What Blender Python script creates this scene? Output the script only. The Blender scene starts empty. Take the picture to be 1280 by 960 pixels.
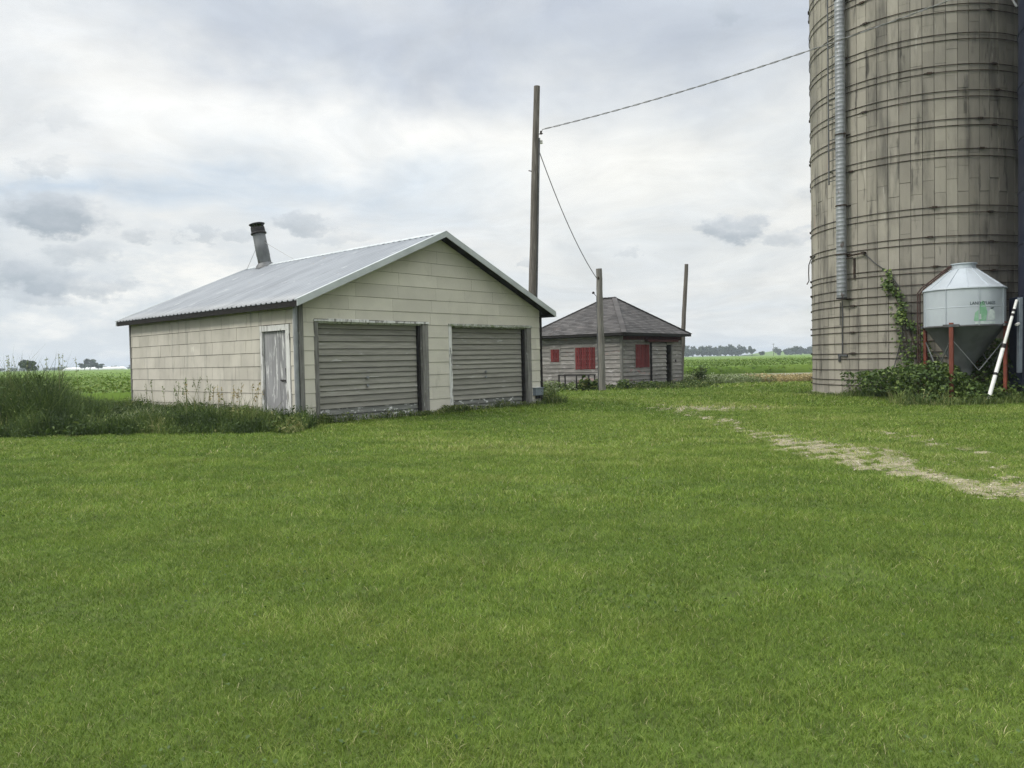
import bpy, bmesh, math, random
import numpy as np
from mathutils import Vector, Matrix
rng = np.random.default_rng(7); random.seed(7)
S = bpy.context.scene
C = S.collection
PI = math.pi

# ------------------------------------------------------------------ camera model (fitted to the photograph)
PITCH, ROLL, EYE, FPX = 0.0312, 0.0211, 1.4, 964.85
_cp, _sp, _c, _s = math.cos(PITCH), math.sin(PITCH), math.cos(ROLL), math.sin(ROLL)
FW = np.array([0, _cp, -_sp]); _up = np.array([0, _sp, _cp]); _rt = np.array([1., 0, 0])
RT = _c*_rt - _s*_up; UP = _s*_rt + _c*_up
cam = bpy.data.cameras.new('camera'); co = bpy.data.objects.new('camera', cam); C.objects.link(co)
cam.sensor_width = 36; cam.lens = FPX/1280*36; cam.clip_start = .05; cam.clip_end = 20000
m = Matrix.Identity(4)
for i in range(3):
    m[i][0] = RT[i]; m[i][1] = UP[i]; m[i][2] = -FW[i]
m[2][3] = EYE
co.matrix_world = m
S.camera = co

def at3(px, py, Y):
    d = FW+RT*(px-640)/FPX-UP*(py-480)/FPX; return np.array([0, 0, EYE])+d*Y/d[1]

# ------------------------------------------------------------------ object helpers
def tag(o, label=None, cat=None, group=None, kind=None):
    for k, v in (('label', label), ('category', cat), ('group', group), ('kind', kind)):
        if v: o[k] = v
    return o
def empty(name, loc, rz=0, **k):
    o = bpy.data.objects.new(name, None); C.objects.link(o)
    o.location = loc; o.rotation_euler = (0, 0, rz); o.empty_display_size = .3
    return tag(o, **k)
def npmesh(name, V, Q=None, T=None, tint=None, mat=None, parent=None, smooth=False, ngons=None):
    V = np.asarray(V, dtype=np.float32).reshape(-1, 3)
    parts, tot = [], []
    for F, n in ((Q, 4), (T, 3)):
        if F is not None and len(F):
            F = np.asarray(F, dtype=np.int32).reshape(-1, n); parts.append(F.ravel()); tot.append(np.full(len(F), n, np.int32))
    if ngons:
        parts.append(np.concatenate([np.asarray(g, np.int32) for g in ngons])); tot.append(np.array([len(g) for g in ngons], np.int32))
    loops = np.concatenate(parts); tot = np.concatenate(tot); start = np.concatenate([[0], np.cumsum(tot)[:-1]]).astype(np.int32)
    me = bpy.data.meshes.new(name)
    me.vertices.add(len(V)); me.vertices.foreach_set('co', V.ravel())
    me.loops.add(len(loops)); me.loops.foreach_set('vertex_index', loops)
    me.polygons.add(len(tot)); me.polygons.foreach_set('loop_start', start)
    if smooth: me.polygons.foreach_set('use_smooth', np.ones(len(tot), bool))
    if tint is not None:
        a = me.attributes.new('tint', 'FLOAT', 'POINT'); a.data.foreach_set('value', np.asarray(tint, np.float32))
    me.update(calc_edges=True); me.validate()
    if mat: me.materials.append(mat)
    o = bpy.data.objects.new(name, me); C.objects.link(o)
    if parent: o.parent = parent
    return o
class MB:
    """collects solid pieces of ONE mesh"""
    def __init__(s): s.v = []; s.f = []; s.t = []
    def add(s, V, F, t=.5):
        b = len(s.v); s.v += [tuple(map(float, p)) for p in V]; s.f += [tuple(b+i for i in f) for f in F]
        s.t += ([t]*len(V) if not hasattr(t, '__len__') else list(t)); return s
    def box(s, a, b, t=.5):
        x0, y0, z0 = a; x1, y1, z1 = b
        V = [(x0,y0,z0),(x1,y0,z0),(x1,y1,z0),(x0,y1,z0),(x0,y0,z1),(x1,y0,z1),(x1,y1,z1),(x0,y1,z1)]
        return s.add(V, [(0,3,2,1),(4,5,6,7),(0,1,5,4),(1,2,6,5),(2,3,7,6),(3,0,4,7)], t)
    def bar(s, p, q, w, d, up=(0,0,1), t=.5):
        p, q = Vector(p), Vector(q); z = (q-p).normalized(); u = Vector(up)
        if abs(z.dot(u)) > .98: u = Vector((1,0,0))
        x = z.cross(u).normalized(); y = x.cross(z).normalized()
        V = []
        for e in (p, q):
            for a, b in ((-1,-1),(1,-1),(1,1),(-1,1)): V.append(e + x*a*w/2 + y*b*d/2)
        return s.add(V, [(3,2,1,0),(4,5,6,7),(0,1,5,4),(1,2,6,5),(2,3,7,6),(3,0,4,7)], t)
    def tube(s, pts, r, n=8, cap=True, t=.5):
        pts = [Vector(p) for p in pts]; rs = r if hasattr(r, '__len__') else [r]*len(pts)
        V = []; F = []; prev = None
        for i, p in enumerate(pts):
            d = (pts[min(i+1, len(pts)-1)] - pts[max(i-1, 0)]).normalized()
            if prev is None:
                u = Vector((0,0,1)) if abs(d.z) < .9 else Vector((1,0,0)); x = d.cross(u).normalized()
            else: x = (prev - d*prev.dot(d)).normalized()
            prev = x; y = d.cross(x)
            for k in range(n):
                a = 2*PI*k/n; V.append(p + (x*math.cos(a) + y*math.sin(a))*rs[i])
        for i in range(len(pts)-1):
            for k in range(n):
                a = i*n+k; b = i*n+(k+1) % n; F.append((a, b, b+n, a+n))
        if cap: F.append(tuple(range(n))[::-1]); F.append(tuple(range(len(V)-n, len(V))))
        return s.add(V, F, t)
    def lathe(s, prof, n=48, cap0=False, cap1=False, c=(0,0), t=.5, a0=0, a1=2*PI):
        full = abs(a1-a0-2*PI) < 1e-6; N = n if full else n+1; V = []; F = []
        for r, z in prof:
            for k in range(N):
                a = a0 + (a1-a0)*k/n; V.append((c[0]+r*math.cos(a), c[1]+r*math.sin(a), z))
        for i in range(len(prof)-1):
            for k in range(n):
                a = i*N+k; b = i*N+(k+1) % N; F.append((a, b, b+N, a+N))
        if cap0: F.append(tuple(range(N))[::-1])
        if cap1: F.append(tuple(range(len(V)-N, len(V))))
        return s.add(V, F, t)
    def prism(s, poly, fn, d0, d1, t=.5):
        """poly in 2-D, fn(u, v, d) -> 3-D"""
        n = len(poly); V = [fn(u, v, d0) for u, v in poly] + [fn(u, v, d1) for u, v in poly]
        F = [tuple(range(n)), tuple(range(2*n-1, n-1, -1))] + [(i, i+n, (i+1) % n+n, (i+1) % n) for i in range(n)]
        return s.add(V, F, t)
    def build(s, name, mat, parent=None, smooth=False, bevel=0, auto=None):
        me = bpy.data.meshes.new(name); me.from_pydata(s.v, [], s.f)
        a = me.attributes.new('tint', 'FLOAT', 'POINT'); a.data.foreach_set('value', np.array(s.t, np.float32))
        bm = bmesh.new(); bm.from_mesh(me); bmesh.ops.recalc_face_normals(bm, faces=bm.faces)
        if smooth:
            for f in bm.faces: f.smooth = True
            for e in bm.edges:
                if len(e.link_faces) == 2 and e.calc_face_angle(0) > math.radians(auto or 40): e.smooth = False
        bm.to_mesh(me); bm.free(); me.materials.append(mat)
        o = bpy.data.objects.new(name, me); C.objects.link(o)
        if parent: o.parent = parent
        if bevel:
            b = o.modifiers.new('b', 'BEVEL'); b.width = bevel; b.segments = 2; b.limit_method = 'ANGLE'
        return o
def sub_rects(rects, holes):
    for hx0, hy0, hx1, hy1 in holes:
        out = []
        for x0, y0, x1, y1 in rects:
            ax0, ay0, ax1, ay1 = max(x0,hx0), max(y0,hy0), min(x1,hx1), min(y1,hy1)
            if ax0 >= ax1 or ay0 >= ay1: out.append((x0,y0,x1,y1)); continue
            if ay0 > y0: out.append((x0,y0,x1,ay0))
            if ay1 < y1: out.append((x0,ay1,x1,y1))
            if ax0 > x0: out.append((x0,ay0,ax0,ay1))
            if ax1 < x1: out.append((ax1,ay0,x1,ay1))
        rects = out
    return [q for q in rects if q[2]-q[0] > .004 and q[3]-q[1] > .004]
def clip(poly, half):
    """keep a*u + b*v <= c for every (a, b, c)"""
    for a, b, c in half:
        out = []
        for i in range(len(poly)):
            p, q = poly[i], poly[(i+1) % len(poly)]; fp = a*p[0]+b*p[1]-c; fq = a*q[0]+b*q[1]-c
            if fp <= 0: out.append(p)
            if fp*fq < 0:
                t = fp/(fp-fq); out.append((p[0]+(q[0]-p[0])*t, p[1]+(q[1]-p[1])*t))
        poly = out
        if len(poly) < 3: return []
    return poly
def courses(mb, fn, u0, u1, v0, v1, row, ln, holes=(), half=(), t0=.004, t1=.014, phase=0., gap=.003, jit=.2, vline=0., seed=1, sag=.0, vgap=.007):
    """overlapping boards / shingles: each a thin wedge, thick at its lower edge"""
    R = random.Random(seed); k = 0; v = vline
    while v > v0: v -= row
    while v < v1:
        off = (k % 2)*.5*ln + R.uniform(-jit, jit)*ln - ln
        u = u0 + off
        while u < u1:
            w = ln*(1+R.uniform(-jit, jit)*.5); a, b = max(u, u0)+gap/2, min(u+w, u1)-gap/2
            tint = R.random(); ex = R.uniform(0, .35)*(t1-t0); rot = R.uniform(-1, 1)*sag
            if b-a > .01:
                for x0, y0, x1, y1 in sub_rects([(a, max(v, v0), b, min(v+row-vgap, v1))], holes):
                    P = clip([(x0,y0),(x1,y0),(x1,y1),(x0,y1)], half)
                    if len(P) >= 3:
                        n = len(P); um = (a+b)/2
                        fr = [fn(p, q + rot*(p-um), t0 + ex + (t1-t0)*(v+row-q)/row) for p, q in P]; bk = [fn(p, q + rot*(p-um), 0) for p, q in P]
                        mb.add(fr+bk, [tuple(range(n))] + [(i, i+n, (i+1) % n+n, (i+1) % n) for i in range(n)], tint)
            u += w
        v += row; k += 1

# ------------------------------------------------------------------ materials
def rgb(c): return (c[0], c[1], c[2], 1)
class NT:
    def __init__(s, tree): s.t = tree; s.n = tree.nodes; s.l = tree.links
    def new(s, typ, **k):
        n = s.n.new(typ)
        for a, b in k.items(): setattr(n, a, b)
        return n
    def set(s, sock, v):
        if isinstance(v, bpy.types.NodeSocket): s.l.new(v, sock)
        elif v is not None: sock.default_value = v
    def math(s, op, a, b=None, c=None, clamp=False):
        n = s.new('ShaderNodeMath', operation=op, use_clamp=clamp)
        for i, v in enumerate((a, b, c)):
            if v is not None: s.set(n.inputs[i], v)
        return n.outputs[0]
    def vm(s, op, a, b=None):
        n = s.new('ShaderNodeVectorMath', operation=op); s.set(n.inputs[0], a)
        if b is not None: s.set(n.inputs[1], b)
        return n.outputs['Value'] if op in ('LENGTH', 'DOT_PRODUCT', 'DISTANCE') else n.outputs[0]
    def noise(s, vec, scale, detail=4, rough=.55, dist=0.):
        n = s.new('ShaderNodeTexNoise'); s.set(n.inputs['Vector'], vec); n.inputs['Scale'].default_value = scale
        n.inputs['Detail'].default_value = detail; n.inputs['Roughness'].default_value = rough; n.inputs['Distortion'].default_value = dist
        return n.outputs['Fac']
    def ramp(s, f, lo, hi, smooth=True):
        n = s.new('ShaderNodeMapRange'); n.interpolation_type = 'SMOOTHSTEP' if smooth else 'LINEAR'
        s.set(n.inputs['Value'], f); n.inputs['From Min'].default_value = lo; n.inputs['From Max'].default_value = hi
        return n.outputs['Result']
    def mix(s, f, a, b, mode='MIX'):
        n = s.new('ShaderNodeMix', data_type='RGBA', blend_type=mode); s.set(n.inputs[0], f); s.set(n.inputs[6], a); s.set(n.inputs[7], b)
        return n.outputs[2]
    def scale(s, vec, xyz): return s.vm('MULTIPLY', vec, xyz)
def mat(name, c1, c2=None, scale=3., stretch=(1,1,1), lo=.35, hi=.65, rough=.85, metal=0., tint=None, patches=(), bump=0., bscale=30., bstretch=None, spec=.3, transl=0., coord='Object', detail=5):
    M = bpy.data.materials.new(name); M.use_nodes = True; N = NT(M.node_tree); N.n.clear()
    out = N.new('ShaderNodeOutputMaterial'); tc = N.new('ShaderNodeTexCoord').outputs[coord]
    v = N.scale(tc, stretch)
    col = rgb(c1)
    if c2: col = N.mix(N.ramp(N.noise(v, scale, detail), lo, hi), rgb(c1), rgb(c2))
    for p in patches:   # (colour, scale, lo, hi, stretch)
        f = N.ramp(N.noise(N.vm('ADD', N.scale(tc, p[4] if len(p) > 4 else (1,1,1)), (p[1]*1.7, 3.1, p[1])), p[1], 6, .6), p[2], p[3])
        col = N.mix(f, col, rgb(p[0]))
    if tint:
        a = N.new('ShaderNodeAttribute', attribute_name='tint').outputs['Fac']
        if len(tint) == 2 and not hasattr(tint[0], '__len__'):
            f = N.math('MULTIPLY_ADD', a, tint[1]-tint[0], tint[0])
            col = N.mix(1., col, N.new_comb(f) if hasattr(N, 'new_comb') else comb(N, f), 'MULTIPLY')
        else:
            r = N.new('ShaderNodeValToRGB'); N.set(r.inputs[0], a); e = r.color_ramp.elements
            while len(e) < len(tint): e.new(.5)
            for i, (pos, c) in enumerate(tint): e[i].position = pos; e[i].color = rgb(c)
            nz = N.math('MULTIPLY_ADD', N.noise(v, scale, 3), .9, .55)
            col = N.mix(1., r.outputs[0], comb(N, nz), 'MULTIPLY')
    b = N.new('ShaderNodeBsdfPrincipled'); N.set(b.inputs['Base Color'], col)
    b.inputs['Roughness'].default_value = rough; b.inputs['Metallic'].default_value = metal; b.inputs['Specular IOR Level'].default_value = spec
    if bump:
        bn = N.new('ShaderNodeBump'); bn.inputs['Strength'].default_value = 1; bn.inputs['Distance'].default_value = bump
        N.set(bn.inputs['Height'], N.noise(N.scale(tc, bstretch or stretch), bscale, 4)); N.l.new(bn.outputs[0], b.inputs['Normal'])
    sh = b.outputs[0]
    if transl:
        t = N.new('ShaderNodeBsdfTranslucent'); N.set(t.inputs[0], col); x = N.new('ShaderNodeMixShader'); x.inputs[0].default_value = transl
        N.l.new(sh, x.inputs[1]); N.l.new(t.outputs[0], x.inputs[2]); sh = x.outputs[0]
    N.l.new(sh, out.inputs[0])
    return M
def comb(N, f):
    c = N.new('ShaderNodeCombineXYZ')
    for i in range(3): N.set(c.inputs[i], f)
    return c.outputs[0]

siding_f = mat('cement_shingle_front', (.565,.54,.465), (.51,.488,.422), 1.3, (1,1,1), rough=.9, tint=(.92,1.05), spec=.15,
             patches=(((.36,.345,.29), 1.6, .60, .80, (1.2,1.2,.5)), ((.57,.55,.47), 5., .68, .76, (1,1,.5))), bump=.002, bscale=60, bstretch=(1,1,.15))
siding = mat('cement_shingle', (.55,.52,.452), (.48,.455,.395), 1.3, (1,1,1), rough=.9, tint=(.93,1.05), spec=.15,
             patches=(((.31,.30,.265), 2.0, .53, .78, (1.8,1.8,.30)), ((.58,.56,.49), 5., .66, .74, (1,1,.35)), ((.30,.24,.16), 1.4, .68, .76, (1,1,.4))), bump=.002, bscale=60, bstretch=(1,1,.15))
sheath = mat('sheathing', (.10,.09,.075), (.06,.055,.045), 5)
weathered = mat('weathered_wood', (.21,.205,.19), (.125,.122,.112), 4, (6,6,.5), tint=(.8,1.15), bump=.003, bscale=14, bstretch=(8,8,.4), patches=(((.36,.36,.34), 6., .62, .68, (3,3,.6)),))
whitepeel = mat('peeling_white_wood', (.66,.66,.64), (.54,.54,.52), 5, (5,5,.6), tint=(.9,1.05), bump=.003, bscale=14, bstretch=(8,8,.5), patches=(((.25,.245,.23), 4., .55, .60, (3,3,.55)),))
doorpeel = mat('peeling_door_paint', (.31,.31,.315), (.245,.245,.25), 5, (7,7,.4), tint=(.88,1.1), bump=.003, bscale=14, bstretch=(8,8,.4), patches=(((.66,.66,.65), 3.2, .57, .61, (5,5,.55)), ((.15,.14,.13), 4., .67, .70, (6,6,.5))))
slatm = mat('weathered_door_boards', (.27,.263,.228), (.215,.21,.182), 3.5, (.5,6,6), tint=(.88,1.1), bump=.003, bscale=14, bstretch=(.5,8,8), patches=(((.37,.37,.34), 3., .60, .72, (.5,3,3)), ((.13,.135,.12), 2.0, .62, .8, (.4,1.5,1.5))))
slatpeel = mat('peeling_door_boards', (.20,.205,.185), (.14,.145,.13), 3.5, (.6,6,6), tint=(.85,1.1), bump=.003, bscale=14, bstretch=(.5,8,8), patches=(((.60,.61,.58), 6., .57, .62, (.9,1.6,2)),))
headm = mat('lichen_header', (.42,.43,.39), (.20,.21,.17), 6, (2,2,2), patches=(((.16,.20,.10), 5., .55, .6, (1.4,2,3)), ((.66,.66,.62), 7., .62, .66, (1.5,2,2))), bump=.004, bscale=25)
galv = mat('corrugated_metal', (.27,.283,.30), (.22,.232,.248), .9, (.25,1.6,1), rough=.5, metal=.35, spec=.35, patches=(((.17,.178,.188), 1.8, .56, .78, (.18,2.8,1)), ((.36,.37,.38), 4., .60, .7, (.2,3.2,1)), ((.27,.25,.23), 2.6, .68, .74, (.6,2,1))))
trimmetal = mat('trim_metal', (.50,.53,.53), (.42,.45,.45), 2, rough=.5, metal=.3)
darkwood = mat('dark_old_wood', (.022,.02,.019), (.014,.013,.012), 6, (1,4,4), rough=.95)
black = mat('black_metal', (.02,.02,.022), (.035,.03,.028), 6, rough=.55, metal=.4)
zinc = mat('dull_zinc', (.30,.315,.325), (.23,.24,.25), 5, (1,1,.6), rough=.5, metal=.5, patches=(((.12,.10,.09), 4., .62, .68, (1,1,.4)),))
pipem = mat('sooty_pipe', (.175,.185,.19), (.13,.135,.14), 4, (1,1,.5), rough=.55, metal=.4, patches=(((.07,.06,.05), 4., .58, .66, (1,1,.5)), ((.28,.28,.27), 5., .64, .7, (1,1,.5))))
zincdk = mat('dark_steel', (.13,.135,.14), (.09,.09,.09), 6, rough=.55, metal=.5)
concrete = mat('old_concrete', (.38,.37,.34), (.28,.27,.25), 5, bump=.006, bscale=25)
rustblk = mat('rusty_hoop', (.035,.027,.022), (.06,.04,.028), 8, rough=.75, metal=.3)
stave = mat('concrete_stave', (.36,.335,.282), (.29,.27,.232), .8, (1,1,.5), tint=(.78,1.14), rough=.93, spec=.1, bump=.004, bscale=35,
            patches=(((.20,.19,.165), .55, .5, .72, (1,1,.35)), ((.125,.118,.104), 1.2, .47, .72, (1.4,1.4,.20)), ((.075,.071,.064), 2.6, .57, .74, (1.5,1.5,.22)), ((.43,.41,.36), 2.2, .65, .74, (1.6,1.6,.16)), ((.33,.25,.20), .8, .62, .74, (1.2,1.2,.35))))
joint = mat('mortar_joint', (.11,.10,.085), (.08,.075,.065), 4)
navy = mat('navy_enamel_steel', (.012,.016,.035), (.016,.022,.045), 2, rough=.35, spec=.5)
paleblue = mat('pale_blue_steel', (.25,.29,.33), (.20,.23,.27), 6, rough=.45, metal=.3)
binm = mat('bin_galvanised', (.50,.545,.585), (.44,.48,.52), 1.2, (1,1,.7), rough=.45, metal=.35, spec=.4, patches=(((.36,.40,.43), 1.8, .6, .8, (1.5,1.5,.3)),))
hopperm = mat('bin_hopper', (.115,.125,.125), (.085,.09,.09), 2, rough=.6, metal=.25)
redm = mat('red_painted_steel', (.21,.055,.032), (.14,.042,.028), 6, (1,1,.5), rough=.6, patches=(((.10,.045,.025), 5., .6, .68),))
redwood = mat('faded_red_boards', (.15,.028,.028), (.11,.022,.022), 5, (4,4,.6), rough=.9, tint=(.66,1.25), patches=(((.17,.12,.105), 4., .66, .72, (4,4,.8)),))
redpeel = mat('old_red_trim', (.075,.02,.02), (.045,.016,.016), 5, (2,2,2), rough=.95)
shedwood = mat('bare_grey_clapboard', (.27,.255,.24), (.19,.18,.168), 2.2, (.8,.8,5), rough=.95, tint=(.78,1.14), patches=(((.40,.385,.37), 2.6, .58, .68, (.9,.9,3)), ((.30,.16,.15), 1.5, .60, .70, (.7,.7,2.5)), ((.13,.12,.11), 1.9, .63, .72, (.7,.7,3))))
asphalt = mat('asphalt_shingle', (.092,.086,.084), (.066,.062,.061), 1.0, rough=.95, tint=(.72,1.3), patches=(((.115,.10,.095), 1.1, .6, .75),))
polewood = mat('weathered_pole', (.155,.14,.12), (.085,.076,.066), 4, (7,7,.35), rough=.95, bump=.006, bscale=9, bstretch=(8,8,.25), patches=(((.25,.235,.21), 4., .6, .68, (6,6,.3)),))
polepale = mat('pale_weathered_pole', (.22,.21,.19), (.13,.122,.11), 4, (7,7,.35), rough=.95, bump=.006, bscale=9, bstretch=(8,8,.25), patches=(((.09,.085,.075), 4., .6, .68, (6,6,.3)),))
wirem = mat('cable_insulation', (.07,.07,.07), rough=.6)
wiregrey = mat('weathered_cable', (.24,.24,.235), (.17,.17,.165), 5, rough=.6)
wirel = mat('bare_aluminium_wire', (.35,.35,.34), rough=.4, metal=.6)
whitem = mat('white_painted_tube', (.80,.80,.77), (.70,.70,.67), 5, rough=.45)
glassy = mat('porcelain_insulator', (.55,.54,.50), rough=.25, spec=.5)
ink = mat('dark_lettering', (.025,.045,.05), rough=.6)
greenm = mat('faded_green_decal', (.17,.36,.22), (.25,.42,.30), 6, rough=.6)
palem = mat('faded_white_decal', (.56,.62,.60), (.44,.50,.50), 9, rough=.6)
plast = mat('white_plastic_sheet', (.82,.83,.83), (.75,.76,.77), .3, rough=.5)
# ---- plants
blade = mat('mown_grass', (1,1,1), None, 1.6, tint=[(0,(.082,.140,.020)), (.45,(.148,.226,.032)), (.85,(.235,.300,.058)), (.93,(.34,.35,.13)), (1,(.46,.42,.24))], rough=.6, transl=.3, spec=.25)
weedm = mat('tall_weed_leaf', (1,1,1), None, 1.2, tint=[(0,(.034,.060,.015)), (.5,(.072,.115,.026)), (.9,(.165,.21,.055)), (1,(.27,.27,.11))], rough=.6, transl=.25, spec=.25)
bramb = mat('bramble_leaf', (1,1,1), None, 2.5, tint=[(0,(.034,.062,.016)), (.55,(.078,.128,.030)), (1,(.18,.24,.06))], rough=.55, transl=.22, spec=.3)
fieldleaf = mat('crop_leaf', (1,1,1), None, .05, tint=[(0,(.085,.138,.022)), (.6,(.125,.195,.033)), (1,(.19,.245,.055))], rough=.6, transl=.25)
drym = mat('dry_weed', (1,1,1), None, 2., tint=[(0,(.20,.19,.07)), (.5,(.38,.30,.14)), (1,(.50,.41,.24))], rough=.8, transl=.2)
palemw = mat('pale_weed', (1,1,1), None, 2., tint=[(0,(.10,.15,.04)), (.6,(.20,.25,.10)), (1,(.42,.45,.30))], rough=.8, transl=.2)
treeleaf = mat('tree_leaf', (1,1,1), None, .2, tint=[(0,(.028,.05,.018)), (.6,(.045,.075,.025)), (1,(.075,.11,.035))], rough=.7, transl=.15)
barkm = mat('bark', (.09,.075,.06), (.05,.042,.034), 3, (3,3,.5))
stemm = mat('green_stem', (.12,.15,.05), (.16,.15,.07), 5)
vinestem = mat('vine_stem', (.10,.08,.055), (.07,.055,.04), 5)

def ground_mat():
    M = bpy.data.materials.new('turf_soil'); M.use_nodes = True; N = NT(M.node_tree)
    b = N.n['Principled BSDF']; g = N.new('ShaderNodeTexCoord').outputs['Object']
    c = N.mix(N.ramp(N.noise(g, .35, 5), .35, .65), rgb((.080,.115,.024)), rgb((.105,.145,.032)))
    c = N.mix(N.ramp(N.noise(g, 9, 5), .35, .7), c, rgb((.060,.078,.024)))
    c = N.mix(N.ramp(N.noise(g, .03, 4), .45, .6), c, rgb((.085,.115,.03)))
    N.set(b.inputs['Base Color'], c); b.inputs['Roughness'].default_value = .95; b.inputs['Specular IOR Level'].default_value = .1
    return M
gravelm = mat('limestone_dust', (.285,.25,.165), (.175,.16,.095), 5, rough=.95, bump=.012, bscale=28, patches=(((.40,.37,.28), 9., .58, .66), ((.12,.14,.045), 3.5, .50, .60)), coord='Object')
pebblem = mat('limestone_pebble', (.42,.385,.30), (.30,.27,.20), 3, tint=(.65,1.2), rough=.9)
roadm = mat('pale_gravel_road', (.27,.25,.215), (.18,.17,.14), 1.6, (1,.4,1), rough=.95, bump=.02, bscale=12, patches=(((.13,.16,.05), .9, .48, .60, (1,.4,1)),))
canopym = mat('crop_canopy', (.13,.205,.036), (.10,.165,.03), .5, (1,1,1), rough=.9, spec=.1, patches=(((.14,.195,.045), .05, .5, .66), ((.05,.085,.018), 2.5, .58, .72), ((.20,.20,.075), .25, .64, .74)))

# ------------------------------------------------------------------ world: overcast sky with a cloud deck and small dark cumulus
SUN_AZ, SUN_EL = math.radians(-108), math.radians(44)      # azimuth from +Y, clockwise
def build_world():
    W = bpy.data.worlds.new('World'); S.world = W; W.use_nodes = True; N = NT(W.node_tree); N.n.clear(); W.cycles.sampling_method = 'MANUAL'; W.cycles.sample_map_resolution = 256
    out = N.new('ShaderNodeOutputWorld'); bg = N.new('ShaderNodeBackground'); bg.inputs[1].default_value = .1
    sky = N.new('ShaderNodeTexSky', sky_type='NISHITA'); sky.sun_disc = False; sky.sun_elevation = SUN_EL; sky.sun_rotation = SUN_AZ
    sky.air_density = 1; sky.dust_density = 2
    d = N.new('ShaderNodeTexCoord').outputs['Generated']
    sx = N.new('ShaderNodeSeparateXYZ'); N.l.new(d, sx.inputs[0]); X, Y, Z = sx.outputs
    az = N.math('ARCTAN2', X, Y)
    hyp = N.math('SQRT', N.math('ADD', N.math('MULTIPLY', X, X), N.math('MULTIPLY', Y, Y)))
    el = N.math('ARCTAN2', Z, hyp)
    zz = N.math('ADD', N.math('MAXIMUM', Z, 0.), .16)
    cx = N.new('ShaderNodeCombineXYZ'); N.set(cx.inputs[0], N.math('DIVIDE', X, zz)); N.set(cx.inputs[1], N.math('DIVIDE', Y, zz)); P = cx.outputs[0]
    warp = N.new('ShaderNodeTexNoise'); N.set(warp.inputs['Vector'], P); warp.inputs['Scale'].default_value = .9; warp.inputs['Detail'].default_value = 3
    Pw = N.vm('ADD', P, N.vm('MULTIPLY', N.vm('SUBTRACT', warp.outputs['Color'], (.5,.5,.5)), (1.1,1.1,1.1)))
    # small wobble of the az/el plane for organic outlines
    ae = N.new('ShaderNodeCombineXYZ'); N.set(ae.inputs[0], az); N.set(ae.inputs[1], N.math('MULTIPLY', el, 1.7)); AE = ae.outputs[0]
    w1 = N.new('ShaderNodeTexNoise'); N.set(w1.inputs['Vector'], AE); w1.inputs['Scale'].default_value = 5.5; w1.inputs['Detail'].default_value = 4; w1.inputs['Roughness'].default_value = .58
    sp = N.new('ShaderNodeSeparateColor'); N.l.new(w1.outputs['Color'], sp.inputs[0])
    azw = N.math('ADD', az, N.math('MULTIPLY', N.math('SUBTRACT', sp.outputs[0], .5), .30))
    elw = N.math('ADD', el, N.math('MULTIPLY', N.math('SUBTRACT', sp.outputs[1], .5), .16))
    w2 = N.new('ShaderNodeTexNoise'); N.set(w2.inputs['Vector'], AE); w2.inputs['Scale'].default_value = 20; w2.inputs['Detail'].default_value = 5; w2.inputs['Roughness'].default_value = .64
    sp2 = N.new('ShaderNodeSeparateColor'); N.l.new(w2.outputs['Color'], sp2.inputs[0])
    azc = N.math('ADD', az, N.math('MULTIPLY', N.math('SUBTRACT', sp2.outputs[0], .5), .12))
    elc = N.math('ADD', el, N.math('MULTIPLY', N.math('SUBTRACT', sp2.outputs[1], .5), .055))
    def aeof(x, y):
        v = FW + RT*(x-640)/FPX - UP*(y-480)/FPX; return math.atan2(v[0], v[1]), math.atan2(v[2], math.hypot(v[0], v[1]))
    def blob(x, y, rx, ry, soft=False, rot=0., a=None, e=None):
        """soft elliptical cloud centred on a direction"""
        A, E_ = aeof(x, y); u = N.math('SUBTRACT', a, A); v = N.math('SUBTRACT', e, E_)
        if rot:
            c_, s_ = math.cos(rot), math.sin(rot)
            u, v = N.math('ADD', N.math('MULTIPLY', u, c_), N.math('MULTIPLY', v, s_)), N.math('SUBTRACT', N.math('MULTIPLY', v, c_), N.math('MULTIPLY', u, s_))
        u = N.math('MULTIPLY', u, FPX/rx); v = N.math('MULTIPLY', v, FPX/ry)
        q = N.math('ADD', N.math('MULTIPLY', u, u), N.math('MULTIPLY', v, v))
        return N.ramp(q, 1.5, .15) if not soft else N.math('EXPONENT', N.math('MULTIPLY', q, -1.))
    white, light, grey, blue = (9.2,9.1,8.7,1), (6.6,6.9,6.9,1), (4.3,4.75,5.5,1), (4.2,5.15,6.2,1)
    base = N.ramp(N.noise(Pw, 1.1, 5, .55), .34, .66)
    col = N.mix(base, (4.9,5.45,6.0,1), (7.3,7.25,6.95,1))
    low = N.ramp(el, .26, .03); col = N.mix(N.math('MULTIPLY', low, .45), col, (6.5,6.75,6.75,1))
    fine = N.ramp(N.noise(Pw, 3.2, 5, .6), .42, .68)
    for (x, y, rx, ry, c, amt, rot) in [(520, 190, 520, 90, white, .75, -.06), (120, 60, 260, 60, white, .55, -.25), (760, 20, 620, 75, grey, .8, 0), (330, 5, 260, 40, grey, .6, -.12),
                                   (120, 235, 360, 36, blue, .75, .04), (430, 235, 260, 50, blue, .40, -.2), (860, 190, 260, 90, (7.0,7.1,6.8,1), .5, 0), (960, 330, 400, 90, (6.5,6.6,6.4,1), .5, 0),
                                   (40, 130, 120, 40, (5.9,6.2,6.5,1), .45, -.3), (930, 60, 240, 60, grey, .35, .05), (130, 300, 260, 40, (7.1,7.15,7.05,1), .6, 0)]:
        b = blob(x, y, rx, ry, True, rot, azw, elw)
        col = N.mix(N.math('MULTIPLY', b, N.math('MULTIPLY_ADD', fine, amt*.45, amt*.8), clamp=True), col, c)
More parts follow.
